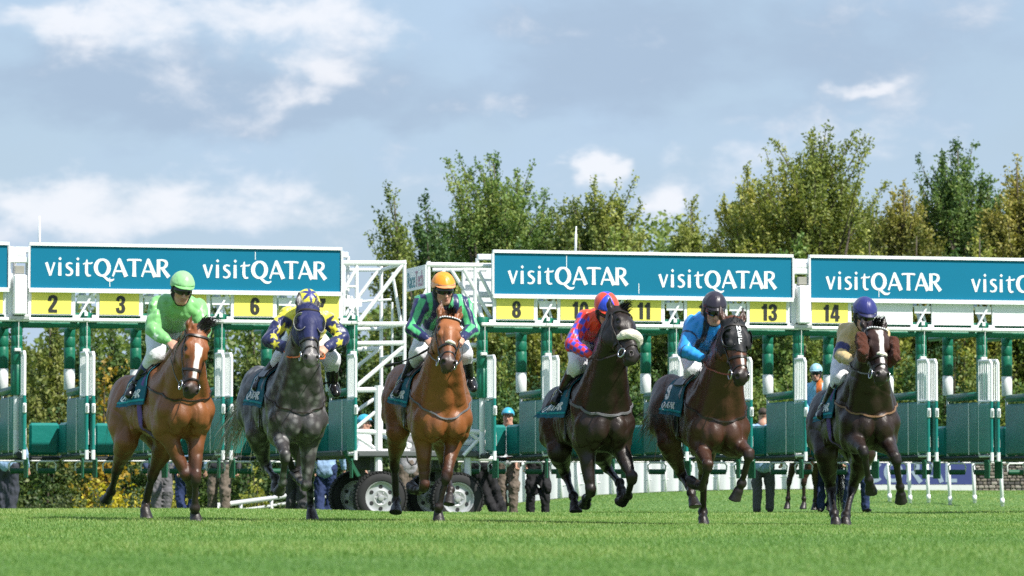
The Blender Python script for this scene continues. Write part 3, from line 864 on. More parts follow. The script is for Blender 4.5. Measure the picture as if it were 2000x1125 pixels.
def leaf_quads(P, size, r, cols, upw=.3):
    """One folded leaf-like quad at each point, turned every way."""
    n = len(P)
    a = r.normal(size=(n, 3)); a[:, 2] += upw; a /= np.linalg.norm(a, axis=1)[:, None]
    b = np.cross(a, r.normal(size=(n, 3))); b /= np.linalg.norm(b, axis=1)[:, None] + 1e-9
    s = (size * r.uniform(.55, 1.35, n))[:, None]
    V = np.stack([P - a * s, P + b * s * .55, P + a * s, P - b * s * .55], 1).reshape(-1, 3)
    return V, np.arange(4 * n).reshape(n, 4), np.repeat(cols, 4, 0)


def hue_mix(n, r, cols, clump):
    """Leaf colours drawn between the given ones; clump (0..1) decides which."""
    cols = np.asarray(cols, float); t = np.clip(clump + r.normal(0, .17, n), 0, .999) * (len(cols) - 1)
    i = t.astype(int); f = (t - i)[:, None]
    c = cols[i] * (1 - f) + cols[np.minimum(i + 1, len(cols) - 1)] * f
    return c * r.uniform(.86, 1.14, n)[:, None]


def make_tree(base, top, width, seed, cols, label, leaders=1, spread=.5, f0=.10, leaf=.050, n_leaf=14000, lean=0.0, sparse=0.0, name='tree', group='trees behind the gate', cat='tree'):
    """A tree with rising limbs clothed in leaves: trunk and limbs as one mesh, the crown as another."""
    r = np.random.default_rng(seed); base = np.asarray(base, float); H = top - base[2]; W = width / 2
    root = empty(name, base); tag(root, label, cat, group)
    tb = MB(); C = []; wts = []
    ax = np.array([lean * H, 0, H * .97]); t12 = np.linspace(0, 1, 12)[:, None]
    stem = ax * t12 + np.array([.03 * W, .02 * W, 0]) * np.sin(t12 * 8 + seed) * t12
    tb.tube(stem, np.linspace(.020 * H, .014, 12), 7)
    def along(p, q): return np.stack([np.interp(q, np.linspace(0, 1, len(p)), p[:, i]) for i in range(3)], -1)
    def spray(o, d, L, thickness, twigs, bend):
        """One rising branch with leafy side shoots, like a feather."""
        t = np.linspace(0, 1, 10)[:, None]
        lm = o + d * L * t + np.array([lean * .6, 0, bend]) * L * t ** 2
        tb.tube(lm[::3], np.linspace(thickness, .006, 4), 5, cap=False)
        q = np.linspace(.25, 1, max(6, int(L * 18))); C.append(along(lm, q)); wts.append(.035 + .075 * np.sin(q * 2.8))
        for s_ in range(twigs):
            u = r.uniform(.12, .97); b0 = along(lm, np.array([u]))[0]
            d2 = unit(d * .75 + r.normal(0, .60, 3) + np.array([0, 0, .55])); l2 = (.16 + .36 * L * (1.05 - u)) * r.uniform(.6, 1.2)
            m = max(5, int(l2 * 18)); tt = np.linspace(0, 1, m)[:, None]; C.append(b0 + d2 * l2 * tt + np.array([0, 0, .2]) * l2 * tt ** 2); wts.append((.03 + .07 * min(l2, 1)) * (1 - .6 * tt[:, 0]))
    crown = 1 - f0
    for k in range(int(46 + 8 * W)):                             # the body of the crown: wide below, domed above
        f = f0 + crown * r.random() ** 1.1 * .80; o = along(stem, np.array([f]))[0]
        a_ = r.uniform(0, 2 * math.pi); el = math.radians(r.uniform(18, 52) + 12 * (f - f0) / crown)
        Rz = W * max(.12, 1 - ((f - f0) / crown) ** 1.7) * r.uniform(.65, 1.12)
        spray(o, np.array([math.cos(a_) * math.cos(el), math.sin(a_) * math.cos(el) * .8, math.sin(el)]), Rz / max(.45, math.cos(el)), .004 * H, int(6 + 6 * Rz), .25)
    ns = leaders * 2 + 1
    for k in range(ns):                                          # spires that stand out of it
        x = ((k + r.uniform(.1, .9)) / ns * 2 - 1) * W * spread; dome = 1 - .52 * crown * (abs(x) / W) ** 1.5
        tipz = H * (1.0 if k == ns // 2 else dome * r.uniform(.90, 1.0)); L = H * crown * r.uniform(.38, .58)
        tilt_ = .28 * x / W + lean * 2.2 + r.normal(0, .07); d = unit([tilt_, r.normal(0, .15), 1.0])
        spray(np.array([lean * H + x, r.normal(0, .3 * W), tipz]) - d * L, d, L, .0045 * H, int(9 + 7 * L), .0)
    C = np.concatenate(C); wts = np.concatenate(wts)
    if sparse: k = fnoise(C, seed, 2.6, 2) > -1 + 1.6 * sparse; C, wts = C[k], wts[k]
    i = r.integers(0, len(C), n_leaf)
    P = C[i] + r.normal(0, 1, (n_leaf, 3)) * (wts[i] * 1.15)[:, None]
    P = P[P[:, 2] > .05 * H]
    cl = .5 + .32 * fnoise(P, seed + 3, 1.5, 2) + .12 * fnoise(P, seed + 8, 5, 1)
    V, F, cc = leaf_quads(P, leaf, r, hue_mix(len(P), r, cols, cl))
    tb.build('trunk', M_BARK, root, True)
    link('crown', mesh_np('crown', V, F, False, LEAF, cc), root)
    return root


def make_bush(base, size, seed, cols, label, leaf=.06, n_leaf=6000, name='bush', group='bushes behind the gate', cat='bush', top=None):
    """A rounded, uneven bush: many short shoots from its foot, leaves along them."""
    r = np.random.default_rng(seed); base = np.asarray(base, float); w, d, h = size
    root = empty(name, base); tag(root, label, cat, group)
    tb = MB(); C = []
    ns = 46
    for k in range(ns):
        a = r.uniform(0, 2 * math.pi); q = math.sqrt(r.random()); tip = np.array([math.cos(a) * q * w / 2, math.sin(a) * q * d / 2, h * (1 - .55 * q ** 2) * r.uniform(.62, 1.05)])
        t = np.linspace(0, 1, 9)[:, None]; p = tip * [.45, .45, 1.0] * t + tip * [.55, .55, 0] * t ** 2 + np.array([0, 0, .1 * h]) * t * (1 - t)
        if k < 12: tb.tube(p, np.linspace(.012 * h + .01, .006, 9), 5, cap=False)
        C.append(p[2:])
        for s in range(6):
            b = p[r.integers(2, 9)]; d2 = unit(r.normal(0, 1, 3) + [0, 0, .7]); C.append(b + d2 * r.uniform(.08, .20) * h * np.linspace(0, 1, 6)[:, None])
    C = np.concatenate(C); i = r.integers(0, len(C), n_leaf)
    P = C[i] + r.normal(0, .045 * min(h, w), (n_leaf, 3)); P[:, 2] = np.maximum(P[:, 2], .02)
    cl = .5 + .32 * fnoise(P, seed + 3, 2.0, 2) + .12 * fnoise(P, seed + 8, 6, 1)
    V, F, cc = leaf_quads(P, leaf, r, hue_mix(len(P), r, cols, cl))
    tb.build('stem', M_BARK, root, True)
    link('foliage', mesh_np('foliage', V, F, False, LEAF, cc), root)
    return root


def unit(v):
    v = np.asarray(v, float); return v / (np.linalg.norm(v) + 1e-12)


OLIVE = [(.105, .155, .042), (.235, .290, .072), (.42, .435, .13)]
GREEN = [(.058, .125, .036), (.160, .260, .068), (.34, .39, .115)]
DEEP = [(.032, .078, .034), (.080, .160, .052), (.175, .25, .080)]
GOLD = [(.125, .165, .038), (.280, .305, .062), (.48, .45, .11)]
RUST = [(.125, .145, .040), (.275, .265, .062), (.44, .38, .11)]
BRIGHT = [(.24, .22, .016), (.58, .48, .025), (.72, .62, .06)]


def tree_px(px, ytop, wpx, Y, **kw):
    s = FPX / Y; X = (px - 1000) / s; zb = float(ground_z(X, Y)); return make_tree((X, Y, zb - .1), CAMZ + (HY - ytop) / s, wpx / s, **kw)
def bush_px(px, ytop, wpx, Y, dep=1.0, **kw):
    s = FPX / Y; X = (px - 1000) / s; zb = float(ground_z(X, Y)); h = CAMZ + (HY - ytop) / s - zb
    return make_bush((X, Y, zb - .05), (wpx / s, wpx / s * dep, h), **kw)


def make_woods():
    # the skyline trees, left to right
    T = [
     (838, 362, 120, 104, dict(cols=OLIVE, leaders=2, spread=.55, lean=-.10, sparse=.12, n_leaf=15000, label='thin dark tree with two leaning leaders, first against the sky beside the truss')),
     (848, 388, 130, 106, dict(cols=DEEP, leaders=2, spread=.5, lean=-.02, sparse=.10, n_leaf=15000, label='slender dark tree against the sky over the orange cap')),
     (985, 296, 235, 108, dict(cols=GREEN, leaders=7, spread=.85, lean=-.03, sparse=.0, n_leaf=42000, label='tall green tree with two leaning spires behind the board over stall eight')),
     (1165, 356, 205, 107, dict(cols=GOLD[:1] + OLIVE + GOLD[1:2], leaders=7, spread=.95, sparse=.0, n_leaf=38000, label='broad yellowing tree behind the aerial and the middle board')),
     (1352, 388, 105, 112, dict(cols=OLIVE, leaders=5, spread=.9, sparse=.05, n_leaf=24000, label='low olive tree in the dip of the skyline above stalls eleven and twelve')),
     (1468, 330, 150, 110, dict(cols=OLIVE + GOLD[2:], leaders=5, spread=.8, lean=-.02, sparse=.0, n_leaf=28000, label='green and yellow tree beside the tallest golden one, over the number thirteen board')),
     (1592, 262, 265, 108, dict(cols=GOLD[:1] + OLIVE[1:2] + GOLD[1:], leaders=9, spread=.9, sparse=.08, n_leaf=46000, label='tallest tree, golden brown with open branching, above stall fourteen')),
     (1765, 352, 150, 106, dict(cols=RUST, leaders=5, spread=.9, sparse=.25, n_leaf=18000, label='sparse yellow brown tree with a pale bare trunk above the board over stall fourteen')),
     (1872, 272, 190, 108, dict(cols=DEEP + GREEN[1:], leaders=7, spread=.75, sparse=.0, n_leaf=36000, label='tall dark green tree on the skyline over the cut-off slogan')),
     (1990, 300, 150, 106, dict(cols=RUST + GOLD[1:2], leaders=6, spread=.8, sparse=.0, n_leaf=28000, label='straw coloured tree last in the skyline at the edge of the frame')),
     (2120, 280, 190, 110, dict(cols=GREEN, leaders=3, spread=.6, n_leaf=12000, label='green tree outside the frame past the straw coloured one')),
    ]
    for k, (px, yt, w, Y, kw) in enumerate(T): tree_px(px, yt, w * 1.3, Y + 12, seed=100 + k, f0=.42, **kw)
    # a second rank on the skyline
    r = np.random.default_rng(21)
    for k, (px, yt, w, q) in enumerate(((905, 405, 130, OLIVE), (1058, 372, 150, GREEN), (1122, 385, 130, GOLD), (1212, 400, 120, OLIVE), (1300, 475, 100, GREEN), (1402, 440, 110, GOLD), (1530, 345, 160, OLIVE), (1650, 352, 170, GOLD), (1712, 385, 140, OLIVE), (1812, 368, 150, RUST), (1935, 345, 160, GREEN), (2045, 350, 150, GOLD), (1455, 372, 130, GREEN), (1590, 330, 140, GREEN), (1985, 370, 130, OLIVE))):
        tree_px(px, yt, w * 1.3, 124 + (k % 3) * 2, seed=300 + k, cols=q, leaders=5, spread=.95, n_leaf=22000, f0=.30, sparse=.0, group='second rank of skyline trees',
                label='%s tree of the second rank, %s' % ({id(OLIVE): 'olive', id(GREEN): 'green', id(GOLD): 'golden', id(RUST): 'straw coloured'}[id(q)], ('over the tower with the maker sign', 'just past the tall spired tree', 'under the aerial', 'over the number eleven board', 'over the space between both slogans', 'over the jockey in sky blue', 'over the number thirteen board', 'over the slogan above stall fourteen', 'over the last letters of that slogan', 'over the start of the cut-off slogan', 'beside the tall dark tree', 'just outside the frame', 'behind the plum cap', 'inside the tallest golden tree', 'behind the straw coloured one')[k]))
    # the lower trees that fill the wood behind them
    names = ['dark', 'olive', 'mixed green', 'yellowing', 'straw coloured']; pal = [DEEP, OLIVE, GREEN, GOLD, RUST]
    r = np.random.default_rng(12)
    RIGHT = [(900, 'behind the narrow tower that carries the maker sign'), (946, 'at the first post of stall eight'), (1006, 'seen through stall eight'), (1070, 'at the post between stalls eight and ten'), (1132, 'behind the jockey in red'),
             (1195, 'above the near black horse\'s head'), (1258, 'seen through stall eleven'), (1318, 'at the post between stalls eleven and twelve'), (1378, 'behind the jockey in sky blue'), (1440, 'above the black hooded horse\'s ears'), (1500, 'seen through stall thirteen'),
             (1560, 'at the coupling post beside stall fourteen'), (1622, 'seen through stall fourteen'), (1690, 'behind the jockey in beige'), (1750, 'beside the brown fleece cheekpiece'), (1800, 'at the post between the two blank boards'), (1858, 'under the second blank board'), (1920, 'at the post under the third blank board'), (1985, 'under the board that the picture cuts off'), (2050, 'just outside the frame past the last board')]
    for k, (px, w) in enumerate(RIGHT):
        q = [2, 1, 0, 3, 1, 2, 3, 1, 2, 3, 0, 2, 1, 3, 1, 4, 2, 3, 1, 2][k]
        tree_px(px + r.uniform(-12, 12), r.uniform(445, 520), r.uniform(150, 190), 115 + r.uniform(-2, 2), seed=140 + k, cols=pal[q], leaders=3, spread=.9, n_leaf=14000, leaf=.062, f0=.2, group='lower trees of the wood', label='%s tree of the wood, %s' % (names[q], w))
        q = [0, 2, 0, 0, 1, 2, 0, 0, 2, 1, 2, 2, 0, 2, 1, 0, 0, 1, 2, 0][k]
        if px > 880: bush_px(px + r.uniform(-8, 8), r.uniform(665, 740), r.uniform(115, 150), 110, seed=170 + k, cols=pal[q], n_leaf=9000, leaf=.056, group='bushes under the wood', label='%s bush under the wood, %s' % (names[q], w))
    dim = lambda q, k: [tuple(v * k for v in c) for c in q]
    LEFT = [(-30, 'just outside the frame before stall two'), (34, 'at the coupling post beside stall two'), (100, 'seen through stall two'), (165, 'at the post between stalls two and three'), (230, 'seen through stall three'), (295, 'behind the jockey in lime green'), (360, 'behind the blazed bay horse\'s head'),
            (428, 'between the blazed bay and the grey horse'), (490, 'seen through stall six'), (553, 'behind the yellow and navy sleeve'), (615, 'behind the navy hood'), (685, 'at the last post of stall 7'), (745, 'seen through the white lattice tower'), (805, 'behind the whip'), (862, 'behind the jockey with the orange cap')]
    for k, (px, w) in enumerate(LEFT):
        q = [1, 1, 1, 0, 2, 2, 2, 0, 2, 0, 1, 0, 2, 0, 2][k]
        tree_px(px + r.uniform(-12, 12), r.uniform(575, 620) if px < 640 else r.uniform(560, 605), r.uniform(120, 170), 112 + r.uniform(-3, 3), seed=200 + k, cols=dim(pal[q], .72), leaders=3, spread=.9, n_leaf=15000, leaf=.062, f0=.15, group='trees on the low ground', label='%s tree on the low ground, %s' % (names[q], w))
        q = [0, 2, 0, 1, 0, 2, 0, 2, 0, 0, 2, 0, 0, 2, 0][k]
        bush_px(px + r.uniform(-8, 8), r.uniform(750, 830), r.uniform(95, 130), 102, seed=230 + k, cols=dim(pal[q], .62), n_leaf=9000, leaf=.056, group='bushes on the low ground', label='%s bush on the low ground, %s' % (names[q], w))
    bush_px(203, 690, 46, 97, seed=260, cols=[(.20, .13, .02), (.40, .26, .03), (.46, .32, .06)], n_leaf=4500, leaf=.06, label='upright golden shrub seen between stalls three and five', group=None)
    bush_px(222, 898, 170, 88, seed=261, cols=BRIGHT, n_leaf=5200, leaf=.05, label='low bright yellow bush behind the bay horse', group=None)
    bush_px(330, 925, 120, 90, seed=264, cols=BRIGHT[:1] + GOLD[2:] + BRIGHT[1:2], n_leaf=3600, leaf=.05, label='dull yellow bush between the bay and the grey horse', group=None)
    bush_px(500, 905, 70, 92, seed=265, cols=BRIGHT[:1] + GOLD[1:], n_leaf=2600, leaf=.05, label='small golden bush behind the grey horse', group=None)
    for k, (px, yt, w) in enumerate(((60, 960, 90), (130, 965, 110), (190, 950, 80), (265, 955, 90), (20, 968, 80), (430, 962, 90), (540, 965, 80))):
        bush_px(px, yt, w, 84, seed=270 + k, cols=[(.05, .075, .03), (.10, .13, .05), (.17, .19, .09)], n_leaf=2200, leaf=.045, group='low weeds behind the brow', label='low grey green weeds behind the brow, ' + ('under the post beside stall two', 'under stall two', 'under the post between stalls two and three', 'beside the bright yellow bush', 'at the edge of the frame', 'between the bay and the grey horse', 'behind the grey horse\'s raised hoof')[k], name='weed_clump', cat='weeds')
    # the far wood, one mass
    r = np.random.default_rng(77); n = 110000
    X = r.uniform(-28, 28, n); Yv = r.uniform(136, 144, n); top = 6.6 + .9 * np.sin(X * .45) + .6 * np.sin(X * 1.3 + 1) + sstep(-6, 4, X) * 1.9
    Z = -2.5 + (top + 2.5) * r.random(n) ** .7
    P = np.stack([X, Yv, Z], 1)
    V, F, cc = leaf_quads(P, .12, r, hue_mix(n, r, OLIVE[:2] + GREEN[1:2], .5 + .4 * fnoise(P, 5, .8, 2)))
    o = link('far_wood', mesh_np('far_wood', V, F, False, LEAF, cc)); tag(o, 'dense far wood closing the view behind the trees', 'wood', kind='stuff')
make_woods()


# ------------------------------------------------------------------ rail, banner, wall
def make_rail():
    M_P = mat('white_plastic', (.82, .83, .84), .4, .5, dirt=(.50, .49, .44), dscale=5, dlo=.6, dhi=.95)
    M_SHEET = mat('grey_sheet', (.66, .67, .69), .7, .3, var=.05, vscale=2)
    Y = 103.0
    # the solid white rail with grey sheeting behind it, from the truss to the banner
    root = empty('white_rail', (0, 0, 0)); tag(root, 'white plastic running rail with grey sheeting between its posts, behind the black horse', 'rail')
    s = FPX / Y
    pxs = list(range(960, 1700, 34))
    def P(px, z, dy=0):
        X = (px - 1000) / (FPX / (Y + dy)); return np.array([X, Y + dy, float(ground_z(X, Y + dy)) + z])
    for px in pxs:
        m = MB(); lean = .03 * math.sin(px); m.tube([P(px, -.1), P(px, .98) + [lean, 0, 0]], .030, 8); m.build('post', M_P, root, True)
    for z, rr in ((.98, .05), (.62, .012), (.34, .012)):
        m = MB(); m.tube([P(px, z + .012 * math.sin(px * .7), .06) for px in pxs], rr, 8); m.build('rail', M_P, root, True)
    V = []; nz = 5
    for px in np.arange(950, 1712, 6):
        for z in np.linspace(.03, .96, nz): V.append(P(px, z, .05) + [0, .02 * math.sin(px * .19), 0])
    nu = len(V) // nz
    link('sheeting', mesh_np('sheeting', np.array(V), grid_f(nu, nz), True, M_SHEET), root)
    # banner
    b = empty('banner', (0, 0, 0)); tag(b, 'blue banner with pale capital letters low behind the right stalls', 'banner')
    Yb = 106.0; sb = FPX / Yb
    def B(px, py, lift=0.0): 
        return at(px, py, Yb) - np.array([0, lift, 0])
    m = MB(); c = (B(1670, 900) + B(1900, 946)) / 2; m.box(c, (230 / sb, .03, 46 / sb)); m.build('sheet', mat('banner_blue', (.040, .055, .20), .6, var=.04), b)
    m = MB(); c = (B(1670, 946) + B(1900, 972)) / 2; m.box(c + [0, -.004, 0], (230 / sb, .05, 24 / sb)); m.build('base_board', mat('banner_white', (.68, .68, .68), .6, dirt=(.40, .40, .38), dscale=3, dlo=.55, dhi=.9), b)
    o = B(1690, 942)
    fn = lambda x, y, lift: o + np.array([x, -.018 - lift, y])
    letter_words([('CORAL', 0, 0, 40 / sb, .12)], mat('banner_print', (.30, .37, .47), .6), fn, b)
    # running rail posts nearer, at the right
    r2 = empty('running_rail', (0, 0, 0)); tag(r2, 'white running rail on slanting posts in front of the blue banner', 'rail')
    pts = []
    for px, yb, Y2 in ((1693, 966, 86), (1737, 973, 84), (1777, 976, 82), (1813, 975, 83), (1855, 981, 80), (1903, 977, 82), (1957, 984, 78), (2010, 984, 78)):
        X = (px - 1000) * Y2 / FPX; zb = float(ground_z(X, Y2)); p = np.array([X, Y2, zb]); q = p + np.array([-.04, .05, 1.12])
        m = MB(); m.tube([p - [0, 0, .1], q], .036, 8); m.tube([p + (q - p) * .05, p + (q - p) * .14], .042, 8); m.build('post', M_P, r2, True); pts.append(q)
    pts.sort(key=lambda v: v[0]); m = MB(); m.tube(pts, .05, 8); m.build('rail', M_P, r2, True)
    # stone wall
    w = empty('stone_wall', (0, 0, 0)); tag(w, 'low rough flint wall at the right edge behind the rail', 'wall')
    r = np.random.default_rng(31); V = []; F = []; C = []
    Yw = 108.0; sw = FPX / Yw
    x0, x1 = (1885 - 1000) / sw, (2120 - 1000) / sw
    m = MB(); zb = float(ground_z((x0 + x1) / 2, Yw)); m.box(((x0 + x1) / 2, Yw + .2, zb + .5), (x1 - x0, .3, 1.1)); m.build('core', mat('mortar', (.14, .12, .10), .9, var=.2), w)
    st = MB(); z = zb - .05
    while z < zb + 1.0:
        hgt = r.uniform(.06, .10); x = x0
        while x < x1:
            L = r.uniform(.08, .19); st.box((x + L / 2, Yw + .03 + r.uniform(-.02, .02), z + hgt / 2), (L - .014, .10, hgt - .012), bev=.018, mi=int(r.integers(0, 3))); x += L
        z += hgt
    o = st.build('stones', [mat('flint_a', (.20, .17, .14), .8, var=.2), mat('flint_b', (.30, .27, .23), .8, var=.2), mat('flint_c', (.09, .08, .075), .7, var=.2)], w); o['kind'] = 'stuff'
    # a length of white rail lying along the ground at the left
    m = MB(); p = [at(px, py, Y3) for px, py, Y3 in ((425, 987, 82), (470, 981, 84), (530, 973, 87), (600, 962, 91), (650, 955, 94))]; m.tube(p, .05, 8); m.tube([q + np.array([0, .25, -.16]) for q in p], .03, 8)
    for q in p: m.tube([q, q + np.array([.02, 0, -.7])], .035, 6)
    o = m.build('low_rail', mat('weathered_plastic', (.52, .53, .53), .5), None, True); tag(o, 'low white rail running away behind the grey horse', 'rail')
make_rail()
# ------------------------------------------------------------------ smooth solid modelling (bodies of horses and people)
class Solid:
    """A body grown from soft capsules and ellipsoids that run into each other; mesh() gives one continuous skin."""
    def __init__(s): s.P = []
    def cap(s, a, b, r1, r2=None, k=.04, c1=None, c2=None, bulge=0.0, flat=None, tag=None, op='add'):
        r2 = r1 if r2 is None else r2
        s.P.append(dict(t='c', a=np.asarray(a, float), b=np.asarray(b, float), r1=r1, r2=r2, k=k, c1=c1, c2=c1 if c2 is None else c2, bulge=bulge, flat=flat, tag=tag, op=op))
    def chain(s, pts, rs, k=.04, cols=None, flat=None, tag=None):
        for i in range(len(pts) - 1):
            s.cap(pts[i], pts[i + 1], rs[i], rs[i + 1], k, None if cols is None else cols[i], None if cols is None else cols[i + 1], flat=flat, tag=tag)
    def ell(s, c, rad, R=None, k=.05, col=None, tag=None, op='add'):
        s.P.append(dict(t='e', a=np.asarray(c, float), rad=np.asarray(rad, float), R=np.eye(3) if R is None else np.asarray(R, float), k=k, c1=col, c2=col, tag=tag, op=op))
    def sub(s, c, rad, R=None, k=.01):
        s.ell(c, rad, R, k, op='sub')
    def cut(s, c, n, k=.004, box=None):
        """Take away what lies beyond the plane through c with outward normal n, within box metres of c."""
        s.P.append(dict(t='p', a=np.asarray(c, float), n=np.asarray(n, float) / np.linalg.norm(n), rad=box, k=k, c1=None, c2=None, op='sub', tag=None))
    @staticmethod
    def dist(p, X):
        """X: (...,3) -> distance and parameter along the axis."""
        if p['t'] == 'c':
            ba = p['b'] - p['a']; L = float(ba @ ba) + 1e-12
            q = X - p['a']
            h = np.clip((q @ ba) / L, 0, 1)
            q = q - h[..., None] * ba
            if p['flat'] is not None:
                for (d, f) in p['flat']:
                    d = np.asarray(d, float); q = q + (q @ d)[..., None] * d * (1 / f - 1)
            r = p['r1'] + (p['r2'] - p['r1']) * h + p['bulge'] * 4 * h * (1 - h)
            return np.sqrt((q * q).sum(-1)) - r, h
        if p['t'] == 'e':
            q = (X - p['a']) @ p['R'].T
            k0 = np.sqrt(((q / p['rad']) ** 2).sum(-1)) + 1e-9
            k1 = np.sqrt(((q / p['rad'] ** 2) ** 2).sum(-1)) + 1e-9
            return k0 * (k0 - 1) / k1, np.zeros(X.shape[:-1])
        q = X - p['a']
        d = q @ p['n']
        if p['rad'] is not None: d = np.maximum(-d, np.sqrt((q * q).sum(-1)) - p['rad'])
        return d, np.zeros(X.shape[:-1])
    def bounds(s, p, m):
        if p['t'] == 'c':
            r = max(p['r1'], p['r2']) + p['bulge'] + m
            if p['flat'] is not None: r = r * max(1.0, max(f for _, f in p['flat']))
            return np.minimum(p['a'], p['b']) - r, np.maximum(p['a'], p['b']) + r
        if p['t'] == 'e':
            e = np.sqrt((p['R'].T ** 2) @ (p['rad'] ** 2)) + m
            return p['a'] - e, p['a'] + e
        return p['a'] - p['rad'] - m, p['a'] + p['rad'] + m
    @staticmethod
    def join(d, di, p):
        k = p['k']
        if p['op'] == 'sub':
            h = np.clip(.5 - .5 * (d + di) / k, 0, 1)
            return d + (-di - d) * h + k * h * (1 - h)
        h = np.clip(.5 + .5 * (di - d) / k, 0, 1)
        return di + (d - di) * h - k * h * (1 - h)
    def value(s, X):
        d = np.full(X.shape[:-1], .5)
        for p in s.P: d = s.join(d, s.dist(p, X)[0], p)
        return d
    def grad(s, X, e=.004):
        g = np.stack([s.value(X + np.eye(3)[i] * e) - s.value(X - np.eye(3)[i] * e) for i in range(3)], -1)
        return g / (np.linalg.norm(g, axis=-1, keepdims=True) + 1e-9)
    def snap(s, X, off=0.0, it=5):
        """Pull points onto the skin (off metres outside it); also the normals there."""
        X = np.array(X, float)
        for _ in range(it):
            g = s.grad(X); X = X - g * np.clip(s.value(X) - off, -.08, .08)[..., None]
        return X, s.grad(X)
    def skin(s, vox, disp=None, smooth=1):
        lo = np.min([s.bounds(p, .03)[0] for p in s.P if p['op'] == 'add'], 0); hi = np.max([s.bounds(p, .03)[1] for p in s.P if p['op'] == 'add'], 0)
        n = np.ceil((hi - lo) / vox).astype(int) + 1
        D = np.full(n, .06, np.float32)
        ax = [lo[i] + vox * np.arange(n[i]) for i in range(3)]
        for p in s.P:
            bl, bh = s.bounds(p, p['k'] + vox * 3)
            i0 = np.clip(np.floor((bl - lo) / vox).astype(int), 0, n); i1 = np.clip(np.ceil((bh - lo) / vox).astype(int) + 1, 0, n)
            if np.any(i1 <= i0): continue
            X = np.stack(np.meshgrid(*[ax[i][i0[i]:i1[i]] for i in range(3)], indexing='ij'), -1)
            sl = tuple(slice(i0[i], i1[i]) for i in range(3))
            D[sl] = s.join(D[sl], s.dist(p, X)[0], p)
        if disp is not None:
            near = np.abs(D) < .04
            idx = np.argwhere(near)
            D[near] += disp(lo + idx * vox).astype(np.float32)
        D = np.clip(D, -.05, .05)
        g = vdb.FloatGrid(.05); g.copyFromArray(D)
        P, Q = g.convertToQuads(0.0)
        V = lo + P.astype(float) * vox
        Q = Q.astype(np.int32)
        for _ in range(smooth):                      # light relaxing of the voxel grain
            acc = np.zeros_like(V); cnt = np.zeros(len(V))
            for i in range(4):
                j = (i + 1) % 4
                np.add.at(acc, Q[:, i], V[Q[:, j]]); np.add.at(acc, Q[:, j], V[Q[:, i]])
                np.add.at(cnt, Q[:, i], 1); np.add.at(cnt, Q[:, j], 1)
            V = V * .5 + .5 * acc / np.maximum(cnt, 1)[:, None]
        # outward winding
        vol = np.einsum('ij,ij->i', V[Q[:, 0]], np.cross(V[Q[:, 1]], V[Q[:, 2]]) + np.cross(V[Q[:, 2]], V[Q[:, 3]])).sum()
        if vol < 0: Q = Q[:, ::-1]
        return V, Q
    def colors(s, V, width=.012):
        acc = np.zeros((len(V), 3)); W = np.full(len(V), 1e-9)
        for p in s.P:
            if p['op'] != 'add' or p['c1'] is None: continue
            bl, bh = s.bounds(p, .06)
            m = np.all((V > bl) & (V < bh), 1)
            if not m.any(): continue
            d, h = s.dist(p, V[m])
            w = np.exp(-np.clip(np.maximum(d, -.03), None, .3) / width)
            c = np.asarray(p['c1']) + (np.asarray(p['c2']) - np.asarray(p['c1'])) * h[:, None]
            acc[m] += w[:, None] * c; W[m] += w
        return acc / W[:, None]


def vnormals(V, Q):
    n = np.cross(V[Q[:, 2]] - V[Q[:, 0]], V[Q[:, 3]] - V[Q[:, 1]])
    N = np.zeros_like(V)
    for i in range(4): np.add.at(N, Q[:, i], n)
    return N / (np.linalg.norm(N, axis=1)[:, None] + 1e-12)


def shell(V, Q, keep, off, N=None):
    """The faces whose vertices all satisfy keep, lifted off along the normals, with a skirt back to the skin so the cloth has an edge."""
    N = vnormals(V, Q) if N is None else N
    f = Q[keep[Q].all(1)]
    ids = np.unique(f); mp = np.full(len(V), -1); mp[ids] = np.arange(len(ids))
    f2 = mp[f]; o = off[ids] if hasattr(off, '__len__') else off
    W = V[ids] + N[ids] * (np.asarray(o)[..., None] if hasattr(off, '__len__') else off)
    # boundary edges
    e = np.concatenate([f2[:, [i, (i + 1) % 4]] for i in range(4)])
    key = np.sort(e, 1); u, inv, cnt = np.unique(key, axis=0, return_inverse=True, return_counts=True)
    b = e[cnt[inv.ravel()] == 1]
    inner = V[ids] - N[ids] * .003
    allV = np.concatenate([W, inner]); k = len(W)
    sk = np.stack([b[:, 1], b[:, 0], b[:, 0] + k, b[:, 1] + k], 1)
    return allV, np.concatenate([f2, sk]), ids


def soften(Q, C, n=1):
    """Blend vertex colours with their neighbours', so that a printed edge is not a staircase."""
    C = np.array(C, float)
    for _ in range(n):
        acc = np.zeros_like(C); cnt = np.zeros(len(C))
        for i in range(4):
            j = (i + 1) % 4; np.add.at(acc, Q[:, i], C[Q[:, j]]); np.add.at(acc, Q[:, j], C[Q[:, i]]); np.add.at(cnt, Q[:, i], 1); np.add.at(cnt, Q[:, j], 1)
        C = C * .5 + .5 * acc / np.maximum(cnt, 1)[:, None]
    return C
# ------------------------------------------------------------------ horses
def unit(v):
    v = np.asarray(v, float); return v / (np.linalg.norm(v) + 1e-12)


